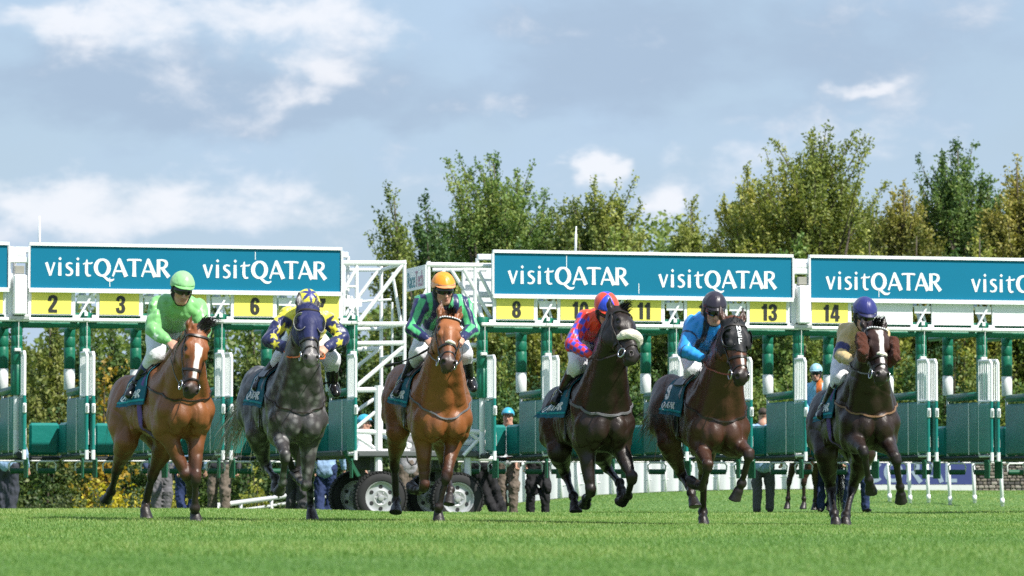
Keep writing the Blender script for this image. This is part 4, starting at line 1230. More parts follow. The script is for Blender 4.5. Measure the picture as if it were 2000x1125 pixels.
class Frame:
    """A horse's own axes: x forward, y to its left, z up; the origin on the turf under its girth."""
    def __init__(s, O, yaw):
        s.O = np.asarray(O, float); s.yaw = yaw
        s.f = np.array([math.sin(yaw), -math.cos(yaw), 0]); s.l = np.array([math.cos(yaw), math.sin(yaw), 0]); s.u = np.array([0, 0, 1.0])
        s.R = np.stack([s.f, s.l, s.u])            # rows: local axes in the world
        s.rz = math.atan2(s.f[1], s.f[0])
        s.C = s.R @ (np.array([0, 0, CAMZ]) - s.O)
    def loc(s, w): return s.R @ (np.asarray(w, float) - s.O)
    def dirn(s, px, py): return unit(s.R @ ray(px, py))
    def pix(s, px, py, X):
        d = s.dirn(px, py); return s.C + d * ((X - s.C[0]) / d[0])
    def reach(s, prev, px, py, L, near=True):
        """The point at distance L from prev that shows at this pixel: the nearer to the camera of the two, or the farther."""
        d = s.dirn(px, py); w = s.C - prev
        b = w @ d; c = w @ w - L * L; D = b * b - c
        t = -b if D <= 0 else -b - math.sqrt(D) * (1 if near else -1)
        q = s.C + d * t
        if D <= 0: q = prev + unit(q - prev) * min(np.linalg.norm(q - prev), L * 1.15)
        return q


def ribbons(strands, w0, w1, seed=0):
    """Flat tapering ribbons along strands (each an (m,3) array)."""
    r = np.random.default_rng(seed)
    S = np.asarray(strands, float); n, m, _ = S.shape
    T = np.gradient(S, axis=1); T /= np.linalg.norm(T, axis=2, keepdims=True) + 1e-9
    side = np.cross(T, r.normal(size=(n, 1, 3))); side /= np.linalg.norm(side, axis=2, keepdims=True) + 1e-9
    w = (w0 + (w1 - w0) * np.linspace(0, 1, m) ** 1.5)[None, :, None] / 2
    V = np.stack([S - side * w, S + side * w], 2).reshape(-1, 3)
    i = np.arange(n)[:, None] * m + np.arange(m - 1)[None]
    a = (i * 2).ravel()
    return V, np.stack([a, a + 1, a + 3, a + 2], 1)


def coat_mat(name, rough=.44, dapple=None, spec=.5):
    m = bpy.data.materials.new(name); m.use_nodes = True
    t = NT(m.node_tree); b = m.node_tree.nodes['Principled BSDF']
    a = t.n('ShaderNodeAttribute', attribute_name='Col'); tc = t.n('ShaderNodeTexCoord')
    n1 = t.noise(tc.outputs['Object'], 5.0, 4, .55)
    mp = t.n('ShaderNodeMapping'); mp.inputs['Scale'].default_value = (30, 90, 30); t.l(tc.outputs['Object'], mp.inputs[0])
    n2 = t.noise(mp.outputs[0], 2.2, 3, .6)
    k = t.math('MULTIPLY_ADD', t.math('SUBTRACT', n1, .5), .75, 1.0)
    k = t.math('MULTIPLY', k, t.math('MULTIPLY_ADD', t.math('SUBTRACT', n2, .5), .35, 1.0))
    cc = t.n('ShaderNodeCombineColor')
    for i in range(3): t.l(k, cc.inputs[i])
    base = t.mix(1.0, a.outputs['Color'], cc.outputs[0], 'MULTIPLY')
    if dapple is not None:
        vo = t.n('ShaderNodeTexVoronoi'); vo.inputs['Scale'].default_value = 13.0; t.l(tc.outputs['Object'], vo.inputs['Vector'])
        base = t.mix(t.math('MULTIPLY', t.math('MULTIPLY', t.ramp(vo.outputs['Distance'], .6, .1), n1), 1.15), base, rgba(dapple))
    t.l(base, b.inputs['Base Color'])
    b.inputs['Specular IOR Level'].default_value = spec
    t.l(t.math('MULTIPLY_ADD', n1, .20, rough - .1), b.inputs['Roughness'])
    nz = t.noise(tc.outputs['Object'], 9.0, 2, .5)
    bp = t.n('ShaderNodeBump'); bp.inputs['Strength'].default_value = .9; bp.inputs['Distance'].default_value = .009
    mq = t.n('ShaderNodeMapping'); mq.inputs['Scale'].default_value = (1.0, 1.3, .55); t.l(tc.outputs['Object'], mq.inputs[0])
    n3 = t.noise(mq.outputs[0], 38.0, 3, .6, .8); vein = t.noise(mq.outputs[0], 15.0, 2, .5, 1.2)
    vv = t.math('SUBTRACT', 1.0, t.math('MULTIPLY', t.math('ABSOLUTE', t.math('SUBTRACT', vein, .5)), 14.0), clamp=True)
    t.l(t.math('ADD', t.math('ADD', nz, t.math('MULTIPLY', vv, .06)), t.math('ADD', t.math('MULTIPLY', n3, .24), t.math('MULTIPLY', n2, .10))), bp.inputs['Height']); t.l(bp.outputs[0], b.inputs['Normal'])
    return m


M_LEATHER = mat('dark_leather', (.018, .013, .010), .42, .5)
M_TANREIN = mat('brown_rein', (.10, .045, .02), .55)
M_METAL = mat('bit_steel', (.55, .55, .56), .25, .5, 1.0)
M_EYE = mat('horse_eye', (.008, .005, .004), .06, .8)
M_CLOTH = mat('teal_cloth', (.004, .105, .150), .75, .3, var=.08, vscale=9, bump=.004, bscale=26)
M_CLOTHB = mat('teal_cloth_edge', (.012, .28, .33), .75, .3)
M_WHITE = mat('white_print', (.78, .79, .80), .6)
M_SADDLE = mat('saddle_leather', (.014, .013, .014), .35, .5)
M_HAIRB = mat('black_hair', (.012, .010, .009), .45, .6)
M_FLEECE = mat('cream_fleece', (.82, .76, .64), .95, .1, var=.12, vscale=70, bump=.012, bscale=120, sheen=.4)
M_FLEECEB = mat('brown_fleece', (.085, .026, .014), .95, .1, var=.3, vscale=60, bump=.014, bscale=110, sheen=.15)


def grid_faces(nu, nv):
    i = (np.arange(nu - 1)[:, None] * nv + np.arange(nv - 1)[None]).ravel()
    return np.stack([i, i + nv, i + nv + 1, i + 1], 1)


def thick(G, N, th):
    """A sheet given as a grid of points (nu,nv,3) and normals made th thick."""
    nu, nv, _ = G.shape
    A = (G + N * th).reshape(-1, 3); B = G.reshape(-1, 3); n = len(A)
    F = grid_faces(nu, nv); Fb = F[:, ::-1] + n
    rim = [(i, 0) for i in range(nu)] + [(nu - 1, j) for j in range(1, nv)] + [(i, nv - 1) for i in range(nu - 2, -1, -1)] + [(0, j) for j in range(nv - 2, 0, -1)]
    ids = [i * nv + j for i, j in rim]
    S = [(ids[k], ids[(k + 1) % len(ids)], ids[(k + 1) % len(ids)] + n, ids[k] + n) for k in range(len(ids))]
    return np.concatenate([A, B]), np.concatenate([F, Fb, np.array(S)])


def build_horse(c):
    """One horse from its measurements: chest and croup as seen, the joints of each leg, poll and muzzle."""
    s = c['s']; Yc = FPX / s
    sc = c.get('scale', .985)
    Pc = at(c['chest'][0], c['chest'][1], Yc)
    psi = .26
    for _ in range(8):
        Ph = at(c['croup'][0], c['croup'][1], Yc + 1.30 * sc * math.cos(psi))
        psi = math.asin(np.clip((Pc[0] - Ph[0]) / (1.30 * sc), -.9, .9))
    th = 0.0
    for _ in range(10):                       # pitch of the trunk from the heights of croup and breast
        err = (Ph[2] - Pc[2]) - sc * (.46 * math.cos(th) - 1.30 * math.sin(th))
        th -= err / (1.4 * sc)
    th = float(np.clip(th, -.25, .3))
    ct, st_ = math.cos(th), math.sin(th)
    def T0(x, y, z):
        x, z = x * sc, (z - 1.2) * sc
        return np.array([x * ct - z * st_, y * sc * .90, x * st_ + z * ct])
    q = T0(.60, 0, 1.06)
    fw = np.array([math.sin(psi), -math.cos(psi), 0])
    O = np.array([Pc[0], Pc[1], 0]) - fw * q[0]
    zc = Pc[2] - q[2]
    def T(x, y, z): return T0(x, y, z) + np.array([0, 0, zc])
    F = Frame(O, psi)
    c['F'], c['T'], c['th'] = F, T, th
    B = c['coat']; D = c['dark']; Bel = c.get('belly', B); MU = c.get('muz', D)
    S = Solid()
    # trunk
    S.ell(T(.06, 0, 1.215), (.50, .242, .290), k=.08, col=B)
    S.cap(T(-.05, 0, 1.28), T(-.58, 0, 1.30), .215, .19, k=.09, c1=B)
    S.ell(T(.32, 0, 1.195), (.29, .200, .285), k=.10, col=B)
    S.cap(T(.30, 0, 1.49), T(-.10, 0, 1.45), .085, .08, k=.10, c1=B)
    for y in (-1, 1):
        S.cap(T(.10, .10 * y, 1.40), T(-.60, .10 * y, 1.42), .11, .12, k=.08, c1=B)
        S.ell(T(-.66, .118 * y, 1.29), (.33, .155, .28), k=.07, col=B)
        S.cap(T(.20, .12 * y, 1.44), T(.50, .170 * y, 1.13), .090, .105, k=.07, c1=B)
        S.ell(T(.36, .185 * y, 1.18), (.13, .08, .22), k=.06, col=B)
        S.cap(T(.16, .155 * y, 1.44), T(.44, .210 * y, 1.20), .038, .050, k=.035, c1=B)      # ridge of the shoulder blade
        S.ell(T(.22, .215 * y, 1.08), (.15, .060, .12), k=.035, col=B)                       # triceps
        S.cap(T(.52, .200 * y, 1.16), T(.46, .215 * y, .98), .058, .050, k=.030, c1=B)
        for q in range(4): S.cap(T(-.02 - .11 * q, .235 * y, 1.30), T(.05 - .11 * q, .235 * y, 1.04), .022, .020, k=.05, c1=B)   # ribs
        S.cap(T(-.15, .08 * y, 1.13), T(-.46, .11 * y, 1.23), .145, .12, k=.08, c1=Bel)
    # legs: points first, then flesh
    legs = {}
    for key, y in (('FA', -1), ('FB', 1)):
        g = c[key]
        el = T(.34 + g.get('dx', 0), .165 * y, .965 + g.get('dz', 0))
        kn = F.reach(el, *g['knee'], .445 * sc, g.get('s', 'nff')[0] == 'n')
        fe = F.reach(kn, *g['fet'], .30 * sc, g.get('s', 'nff')[1] == 'n')
        ho = F.reach(fe, *g['hoof'], .13 * sc, g.get('s', 'nff')[2] == 'n')
        legs[key] = (el, kn, fe, ho)
        sh = T(.52, .170 * y, 1.12)
        S.cap(sh, el, .100, .098, k=.06, c1=B)
        S.ell(T(.600, .088 * y, 1.075), (.088, .084, .125), k=.012, col=B)       # breast muscle
        S.ell(T(.570, .160 * y, 1.06), (.080, .056, .118), k=.014, col=B)
        S.ell(T(.48, .110 * y, .970), (.11, .068, .075), k=.024, col=B)
        m1 = el + (kn - el) * .30
        fwd = unit(np.cross(kn - el, np.array([0, 1., 0]))) * -1
        if fwd[0] < 0 and abs(fwd[0]) > .3: fwd = -fwd
        S.cap(el + np.array([.02, 0, .03]), el + (kn - el) * .93, .088, .041, k=.05, c1=B, c2=c['knee'], bulge=.004)
        S.cap(el + fwd * .035, m1 + fwd * .045 + (kn - el) * .12, .062, .035, k=.04, c1=B)
        S.cap(el - fwd * .03, m1 - fwd * .035, .060, .036, k=.04, c1=B)
        ax = unit(fe - kn); lat = unit(np.cross(ax, np.array([1., 0, .01])))
        S.cap(kn - unit(kn - el) * .025, kn + ax * .035, .053, .047, k=.012, c1=c['knee'], c2=D)
        S.cap(kn + ax * .03, fe, .028, .027, k=.02, c1=D)
        S.cap(kn + ax * .05 - fwd * .016, fe - fwd * .012, .022, .022, k=.015, c1=D)
        S.ell(fe, (.045, .045, .046), k=.014, col=D)
        hoof_of(S, fe, ho, c, D, g)
    for key, y in (('HA', -1), ('HB', 1)):
        g = c[key]
        hip = T(-.60, .15 * y, 1.24)
        stf = T(-.42 + g.get('dx', 0), .20 * y, .96 + g.get('dz', 0))
        hk = F.reach(stf, *g['hock'], .46 * sc, g.get('s', 'ffn')[0] == 'n')
        fe = F.reach(hk, *g['fet'], .37 * sc, g.get('s', 'ffn')[1] == 'n')
        ho = F.reach(fe, *g['hoof'], .14 * sc, g.get('s', 'ffn')[2] == 'n')
        legs[key] = (stf, hk, fe, ho)
        S.cap(hip, stf, .170, .100, k=.07, c1=B)
        S.cap(T(-.50, .21 * y, 1.36), T(-.62, .245 * y, 1.10), .075, .085, k=.04, c1=B)
        S.cap(T(-.86, .12 * y, 1.20), stf + (hk - stf) * .35, .12, .070, k=.07, c1=B)
        S.cap(stf, hk - (hk - stf) * .08, .088, .044, k=.05, c1=B, c2=c['knee'], bulge=.012)
        a = unit(stf - hk); b = unit(fe - hk)
        back = -unit(a + b) if np.linalg.norm(a + b) > .1 else np.array([-1., 0, 0])
        S.cap(hk + a * .03, hk + b * .05, .053, .047, k=.014, c1=c['knee'], c2=D)
        S.cap(hk + back * .045 + a * .05, hk + back * .03 + b * .03, .024, .026, k=.02, c1=D)
        S.cap(hk + back * .05 + a * .06, hk + (stf - hk) * .45 + back * .05, .014, .030, k=.03, c1=D, c2=B)
        S.cap(hk + b * .04, fe, .034, .030, k=.02, c1=D)
        S.cap(hk + b * .06 + back * .016, fe + back * .012, .024, .023, k=.015, c1=D)
        S.ell(fe, (.046, .046, .047), k=.02, col=D)
        hoof_of(S, fe, ho, c, D, g)
    # head and neck
    hs = c.get('headscale', 1.03)
    poll = F.pix(*c['poll'], c.get('pollx', .98)); mz = F.reach(poll, *c['muzzle'], .545 * hs, True)
    u = unit(mz - poll); hy = math.radians(c.get('headyaw', 0))
    fv = np.array([math.cos(hy), math.sin(hy), 0.0]); n = unit(fv - (fv @ u) * u); l = np.cross(n, u)
    rl = math.radians(c.get('headroll', 0))
    def Hd(a, b, e): return poll + (u * a + l * b + n * e) * hs
    c['Hd'], c['hax'] = Hd, (poll, u, l, n, hs)
    HR = np.stack([u, l, n])
    thr = Hd(.15, 0, -.135); crest0 = T(.18, 0, 1.52); mid0 = T(.40, 0, 1.28); thr0 = T(.53, 0, 1.14)
    def bez(a, b, bow, k): 
        return a + (b - a) * k + bow * 4 * k * (1 - k)
    ups = np.array([-.05, 0, .05]) * c.get('arch', 1.0)
    cr = [bez(crest0, Hd(-.03, 0, -.05), ups, k) for k in (0, .25, .5, .75, 1)]
    md = [bez(mid0, Hd(.05, 0, -.08), ups * .6, k) for k in (0, .25, .5, .75, 1)]
    tr = [bez(thr0, thr, ups * .4, k) for k in (0, .25, .5, .75, 1)]
    S.chain(cr, [.095, .072, .058, .052, .050], k=.06, cols=[B] * 5)
    S.chain(md, [.150, .108, .086, .077, .074], k=.06, cols=[B] * 5)
    S.chain(tr, [.120, .094, .078, .069, .060], k=.05, cols=[B] * 5)
    for y in (-1, 1):   # the long muscle down the side of the neck
        S.cap(Hd(.11, .046 * y, -.10), T(.53, .150 * y, 1.20), .036, .085, k=.045, c1=B)
        S.cap(Hd(.08, .035 * y, -.10), T(.40, .165 * y, 1.30), .045, .115, k=.07, c1=B)
        S.cap(Hd(.0, .040 * y, -.06), T(.26, .14 * y, 1.38), .034, .085, k=.05, c1=B)
    FC = c.get('face', B); r = hs
    S.cap(Hd(-.01, 0, -.035), Hd(.16, 0, -.015), .082 * r, .094 * r, k=.04, c1=FC)
    S.cap(Hd(.17, 0, -.02), Hd(.47, 0, -.012), .080 * r, .052 * r, k=.05, c1=FC, c2=MU)
    S.cap(Hd(.20, 0, .036), Hd(.44, 0, .018), .036 * r, .030 * r, k=.03, c1=FC)
    S.cap(Hd(.22, 0, -.13), Hd(.47, 0, -.055), .060 * r, .042 * r, k=.05, c1=FC, c2=MU)
    for y in (-1, 1):
        S.ell(Hd(.17, .058 * y, -.125), np.array((.115, .045, .10)) * r, HR, k=.035, col=FC)       # cheek
        S.cap(Hd(.135, .078 * y, .022), Hd(.215, .080 * y, .012), .030 * r, .024 * r, k=.025, c1=FC)  # brow bone
        S.cap(Hd(.24, .072 * y, -.035), Hd(.37, .052 * y, -.045), .020 * r, .012 * r, k=.02, c1=FC)   # facial crest
        S.cap(Hd(.06, .05 * y, .01), Hd(.13, .06 * y, .02), .035 * r, .03 * r, k=.03, c1=FC)
    S.ell(Hd(.505, 0, -.020), np.array((.068, .062, .058)) * r, HR, k=.035, col=MU)
    S.ell(Hd(.548, 0, -.036), np.array((.032, .048, .034)) * r, HR, k=.02, col=MU)
    S.ell(Hd(.525, 0, -.082), np.array((.042, .038, .024)) * r, HR, k=.012, col=MU)
    for y in (-1, 1):
        S.ell(Hd(.515, .042 * y, .012), np.array((.036, .027, .030)) * r, HR, k=.018, col=MU)
        S.sub(Hd(.532, .049 * y, .026), np.array((.020, .0125, .022)) * r, HR, k=.008)
        S.sub(Hd(.170, .101 * y, .018), np.array((.024, .016, .017)) * r, HR, k=.012)
    # ears
    ec = c.get('ear', B)
    for y in (-1, 1):
        ea = c.get('ears', {}).get(y, (-.175, .075, -.01))
        b0 = Hd(-.005, .062 * y, -.035); tip = Hd(ea[0], ea[1] * y, ea[2])
        mid = b0 + (tip - b0) * .45 + l * y * .012 * hs
        S.cap(b0, mid, .030 * r, .033 * r, k=.02, c1=ec)
        S.cap(mid, tip, .033 * r, .008 * r, k=.012, c1=ec, c2=D)
        sc0 = b0 + (tip - b0) * .5 + n * .030 * hs + l * y * .006
        S.sub(sc0, np.array((.062, .017, .020)) * r, np.stack([unit(tip - b0), unit(np.cross(n, tip - b0)), unit(np.cross(tip - b0, np.cross(n, tip - b0)))]), k=.012)
    V, Q = S.skin(.0095, disp=lambda X: .0035 * fnoise(X * [1, 1, .75], c['seed'], 30, 2) + .0050 * np.exp(-(fnoise(X * [1, 1, .55], c['seed'] + 40, 20, 1) / .09) ** 2))
    C = S.colors(V)
    # coat: darker or lighter with the colour of each region
    h = (V - poll) @ np.stack([u, l, n]).T / hs
    head = (h[:, 0] > -.03) & (h[:, 0] < .62) & (np.abs(h[:, 1]) < .14) & (h[:, 2] > -.2) & (h[:, 2] < .14)
    for y in (-1, 1):                                     # nostrils, ears inside, eyelids
        for (ctr, rad, colr) in ((Hd(.530, .047 * y, .020), .026, (.012, .008, .008)), (Hd(.170, .090 * y, .018), .034, np.array(D) * .8)):
            w = sstep(rad * hs, rad * hs * .6, np.linalg.norm(V - ctr, axis=1))[:, None]
            C = C * (1 - w) + np.asarray(colr) * w
    if c.get('blaze'):
        ed = fnoise(V, 3, 60, 2) * .006
        for (u0, u1, w0, w1, off) in c['blaze']:
            k = np.clip((h[:, 0] - u0) / (u1 - u0), 0, 1)
            wd = w0 + (w1 - w0) * k + ed
            m = head & (h[:, 2] > -.02)
            w = sstep(.007, -.004, np.abs(h[:, 1] - off) - wd) * sstep(-.012, .008, h[:, 0] - u0 + ed * 2) * sstep(.012, -.01, h[:, 0] - u1 + ed * 2) * m
            C = C * (1 - w[:, None]) + np.array((.78, .74, .70)) * w[:, None]
    nz = fnoise(V, c['seed'] + 5, 6, 3)
    C = C * (1 + .10 * nz[:, None])
    if c.get('recolor'): C = c['recolor'](V, C, T, legs)
    hoofs = c.get('_hoofs', [])
    for (a, b) in hoofs:
        ax = b - a; t = ((V - a) @ ax) / (ax @ ax); rr = np.linalg.norm(V - a - np.clip(t, 0, 1.2)[:, None] * ax, axis=1)
        w = (sstep(.0, .10, t) * sstep(.10, .08, rr) * (t < 1.6))[:, None]
        C = C * (1 - w) + np.array(c.get('hoofcol', (.020, .017, .016))) * w
    root = empty('horse', O, F.rz)
    tag(root, c['label'], 'horse', c.get('group', 'racehorses galloping out of the gate'))
    body = link('body', mesh_np('body', V, Q, True, c['mat'], C), root)
    for y in (-1, 1):
        e = MB(); e.lathe(Hd(.170, .083 * y, .016), l * y, [(-.012, .004), (-.012, .02), (.0, .022), (.009, .016), (.013, .004), (.0135, .0005)], 14)
        e.build('eye', M_EYE, root, True)
    c['S'], c['V'], c['Q'], c['N'], c['h'], c['root'], c['legs'] = S, V, Q, vnormals(V, Q), h, root, legs
    hair_of(c); tack_of(c)
    return c


def hoof_of(S, fe, ho, c, D, g):
    d = unit(ho - fe)
    cor = fe + (ho - fe) * .62
    S.cap(fe, cor, .031, .035, k=.015, c1=D); S.cap(cor - d * .004, cor + d * .006, .044, .046, k=.006, c1=D)
    hd = d
    if g.get('planted'): hd = unit(np.array([.45, 0, -1.0]))
    toe = cor + hd * .085
    S.cap(cor + hd * .012, toe + hd * .03, .045, .066, k=.006, c1=c.get('hoofcol', (.018, .015, .014)))
    nrm = np.array([0, 0, -1.0]) if g.get('planted') else unit(hd * .75 + np.array([-.15, 0, -.55]))
    S.cut(toe + hd * .004, nrm, box=.15)
    c.setdefault('_hoofs', []).append((cor + hd * .005, toe))


def hair_of(c):
    T, Hd, root = c['T'], c['Hd'], c['root']; poll, u, l, n, hs = c['hax']
    r = np.random.default_rng(c['seed'])
    # mane along the crest, blown back over the neck
    S = []
    cr0 = T(.16, 0, 1.60); cr1 = Hd(-.05, 0, -.03)
    for i in range(420):
        k = r.random(); b = cr0 + (cr1 - cr0) * k + np.array([-.06, 0, .09]) * 4 * k * (1 - k) * c.get('arch', 1) * .6 + r.normal(0, .008, 3)
        sd = c.get('maneside', -1)
        L = r.uniform(.04, .09); t = np.linspace(0, 1, 6)[:, None]
        lift = r.uniform(0, .05)
        S.append(b + np.array([-.12, sd * .06, .0]) * t * L / .14 * r.uniform(.6, 1.3) + np.array([0, 0, 1]) * (lift * t - (lift + .10) * t ** 2) + np.array([-.05, sd * .03, 0]) * t ** 2)
    V, Fq = ribbons(S, .006, .002, c['seed']); link('mane', mesh_np('mane', V, Fq, True, c['hair']), root)
    # forelock
    S = []; fd = np.asarray(c.get('forelock', (.06, 0, .07)), float); fl = c.get('forelen', .14)
    for i in range(int(2.0 * c.get('foren', 110))):
        b = Hd(r.uniform(-.05, .03), r.uniform(-.035, .035), r.uniform(-.01, .045))
        t = np.linspace(0, 1, 7)[:, None]; L = fl * r.uniform(.5, 1.15)
        d0 = unit(fd + r.normal(0, .025, 3)); 
        S.append(b + d0 * t * L + (u * .55 + n * .15 + l * r.normal(0, .25)) * t ** 2 * L * c.get('foredrop', .6))
    V, Fq = ribbons(S, .0065, .002, c['seed'] + 1); link('forelock', mesh_np('forelock', V, Fq, True, c['hair']), root)
    # tail
    S = []; td = np.asarray(c.get('tail', (-.85, .30, .10)), float); L0 = c.get('taillen', .6)
    b0 = T(-.96, 0, 1.34)
    for i in range(2 * c.get('tailn', 260)):
        t = np.linspace(0, 1, 9)[:, None]; L = L0 * r.uniform(.55, 1.1)
        d = unit(td + r.normal(0, .11, 3))
        st = b0 + r.normal(0, .016, 3) + d * t * L + np.array([0, 0, -1.0]) * t ** 2 * L * c.get('taildrop', .55) + r.normal(0, .035, 3) * t ** 2
        st[:, 1] += .02 * np.sin(t[:, 0] * 7 + r.uniform(0, 6))
        S.append(st)
    V, Fq = ribbons(S, .008, .002, c['seed'] + 2); link('tail', mesh_np('tail', V, Fq, True, c.get('tailmat', c['hair'])), root)


def arc_on(S, pts, off, n=40, it=5):
    """A polyline through pts pulled onto the skin."""
    pts = np.asarray(pts, float)
    d = np.r_[0, np.cumsum(np.linalg.norm(np.diff(pts, axis=0), axis=1))]; t = np.linspace(0, d[-1], n)
    X = np.stack([np.interp(t, d, pts[:, i]) for i in range(3)], 1)
    return S.snap(X, off, it)


def tack_of(c):
    S, T, Hd, root = c['S'], c['T'], c['Hd'], c['root']; poll, u, l, n, hs = c['hax']
    lm = c.get('leather', M_LEATHER)
    def loop(uu, n0=0, n1=360, tilt=0.0, off=.004, num=44, ry=.13, rn=.16, cn=-.03):
        a = np.radians(np.linspace(n0, n1, num, endpoint=(n1 - n0) < 360))
        P = np.array([Hd(uu + tilt * math.cos(t), ry * math.sin(t), cn + rn * math.cos(t)) for t in a])
        return S.snap(P, off)
    br = MB()
    P, N = loop(.335, tilt=.02, ry=.09, rn=.11, cn=-.04); br.belt(P, N, .026, .006, closed=True)          # noseband
    P, N = loop(.455, tilt=-.02, ry=.08, rn=.08, cn=-.03); br.belt(P, N, .016, .005, closed=True)
    for y in (-1, 1):
        P, N = arc_on(S, [Hd(.03, .10 * y, -.02), Hd(.16, .115 * y, -.05), Hd(.33, .085 * y, -.05), Hd(.465, .065 * y, -.045)], .004); br.belt(P, N, .018, .006)
        P, N = arc_on(S, [Hd(.02, .10 * y, -.03), Hd(.10, .12 * y, -.16), Hd(.20, .06 * y, -.26)], .006, 16); br.belt(P, N, .014, .005)
        P, N = arc_on(S, [Hd(.04, .10 * y, -.02), Hd(-.03, .075 * y, -.075), Hd(-.05, .0, -.10)], .004, 14); br.belt(P, N, .022, .006)
    o = br.build('bridle', lm, root)
    bb = MB(); P, N = loop(.045, -78, 78, tilt=.0, ry=.12, rn=.13, cn=-.02, num=26); bb.belt(P, N, .024, .008)
    b2 = bb.build('browband', c.get('browmat', lm), root)
    if c.get('beads'):
        for i in range(3, 23, 2):
            q = MB(); q.box(P[i] + N[i] * .009, (.012, .016, .012), np.stack([u, np.cross(N[i], u), N[i]], 1), bev=.003)
            q.build('stud', M_WHITE, b2)
    for y in (-1, 1):
        bit = MB(); ctr = Hd(.475, .078 * y, -.05)
        a = np.linspace(0, 2 * math.pi, 21)
        bit.tube([ctr + (u * math.cos(t) + n * math.sin(t)) * .040 for t in a], .0065, 6, cap=False)
        bit.build('bit_ring', M_METAL, root, True)
    c['bitpos'] = {y: Hd(.475, .082 * y, -.05) for y in (-1, 1)}
    # saddle cloth, its border, saddle, girth, breastplate
    xs = np.linspace(-.33, .18, 26); an = np.radians(np.linspace(-84, 84, 57)); G = np.zeros((26, 57, 3))
    for i, x in enumerate(xs):
        for j, a in enumerate(an): G[i, j] = T(x, .45 * math.sin(a), 1.18 + .42 * math.cos(a))
    P, N = S.snap(G.reshape(-1, 3), .014); P = P.reshape(G.shape); N = N.reshape(G.shape)
    fl = c.get('flare', .05)
    low = np.abs(np.linspace(-1, 1, 57))[None, :]; bk = np.linspace(1, 0, 26)[:, None]
    out = fl * np.clip(low - .62, 0, 1) / .38 * (.25 + .9 * bk ** 1.5) + .007 * np.sin(bk * 17 + low * 6) * np.clip(low - .45, 0, 1) * 2
    P = P + N * np.abs(out)[..., None] + np.array([-1.0, 0, .35]) * (fl * .8 * np.clip(low - .72, 0, 1) / .28 * bk ** 2)[..., None]
    c['cloth'] = (P, N)
    V, Fq = thick(P, N, .006)
    cl = link('saddle_cloth', mesh_np('saddle_cloth', V, Fq, True, M_CLOTH), root)
    for e in (2, -3):
        bd = MB(); bd.belt(P[:, e] + N[:, e] * .006, N[:, e], .020, .004); bd.build('border', M_CLOTHB, cl)
    cloth_text(c, cl)
    i0, i1, j0, j1 = 9, 26, 15, 42
    Vs, Fs = thick(P[i0:i1, j0:j1] + N[i0:i1, j0:j1] * .010, N[i0:i1, j0:j1], .022)
    sd_ = link('saddle', mesh_np('saddle', Vs, Fs, True, M_SADDLE), root)
    a = np.radians(np.linspace(0, 360, 60, endpoint=False))
    X = np.array([T(.06 + .06 * math.cos(t), .40 * math.sin(t), 1.15 + .42 * math.cos(t)) for t in a]); P1, N1 = S.snap(X, .016)
    g = MB(); g.belt(P1, N1, .075, .008, closed=True); g.build('girth', c.get('girth', M_SADDLE), root)
    bp = MB()
    for y in (-1, 1):
        P1, N1 = arc_on(S, [T(.05, .27 * y, 1.40), T(.34, .30 * y, 1.33), T(.56, .20 * y, 1.245 - c.get('bpdrop', 0) * .5), T(.68, .09 * y, 1.19 - c.get('bpdrop', 0)), T(.70, 0, 1.175 - c.get('bpdrop', 0))], .006, 34)
        bp.belt(P1, N1, c.get('bpw', .017), .006)
    bp.build('breastplate', c.get('bpmat', lm), root)
# ------------------------------------------------------------------ jockeys
M_SKIN = mat('skin', (.55, .30, .21), .5, .4, var=.05, vscale=30, vcol=True)
M_BREECH = mat('white_breeches', (.74, .75, .79), .55, .4, bump=.010, bscale=22)
M_BOOT = mat('black_boot', (.012, .011, .012), .22, .6, bump=.003, bscale=25)
M_GOGGLE = mat('goggle_lens', (.006, .006, .007), .08, .7)
M_STRAP = mat('black_strap', (.014, .014, .016), .6)
SILK = {}
def silk_mat(name, rough=.40):
    if name in SILK: return SILK[name]
    m = bpy.data.materials.new(name); m.use_nodes = True
    t = NT(m.node_tree); b = m.node_tree.nodes['Principled BSDF']
    a = t.n('ShaderNodeAttribute', attribute_name='Col'); t.l(a.outputs['Color'], b.inputs['Base Color'])
    b.inputs['Roughness'].default_value = rough; b.inputs['Specular IOR Level'].default_value = .55; b.inputs['Sheen Weight'].default_value = .15
    tc = t.n('ShaderNodeTexCoord')
    mp = t.n('ShaderNodeMapping'); mp.inputs['Scale'].default_value = (1.0, 1.0, .6); mp.inputs['Rotation'].default_value = (.4, .5, .3); t.l(tc.outputs['Object'], mp.inputs[0])
    nz = t.noise(mp.outputs[0], 11.0, 2, .45, 1.0)
    bp = t.n('ShaderNodeBump'); bp.inputs['Strength'].default_value = 1.0; bp.inputs['Distance'].default_value = .012
    t.l(nz, bp.inputs['Height']); t.l(bp.outputs[0], b.inputs['Normal'])
    SILK[name] = m
    return m


def wrinkle(X, seed, amp=.006):
    w = X + .05 * np.stack([fnoise(X, seed + 20, 9, 1), fnoise(X, seed + 21, 9, 1), fnoise(X, seed + 22, 9, 1)], -1)
    a = fnoise(w * [1, 1, .38], seed, 36, 1); b = fnoise(w * [.5, 1.3, 1], seed + 9, 60, 1)
    m = .55 + .45 * fnoise(X, seed + 4, 12, 1)
    return amp * ((.7 - 1.9 * np.abs(a)) * m + .5 * (.6 - 1.6 * np.abs(b)))


def frame_of(a, b, ref):
    z = unit(b - a); x = unit(np.asarray(ref) - (np.asarray(ref) @ z) * z); return x, np.cross(z, x), z


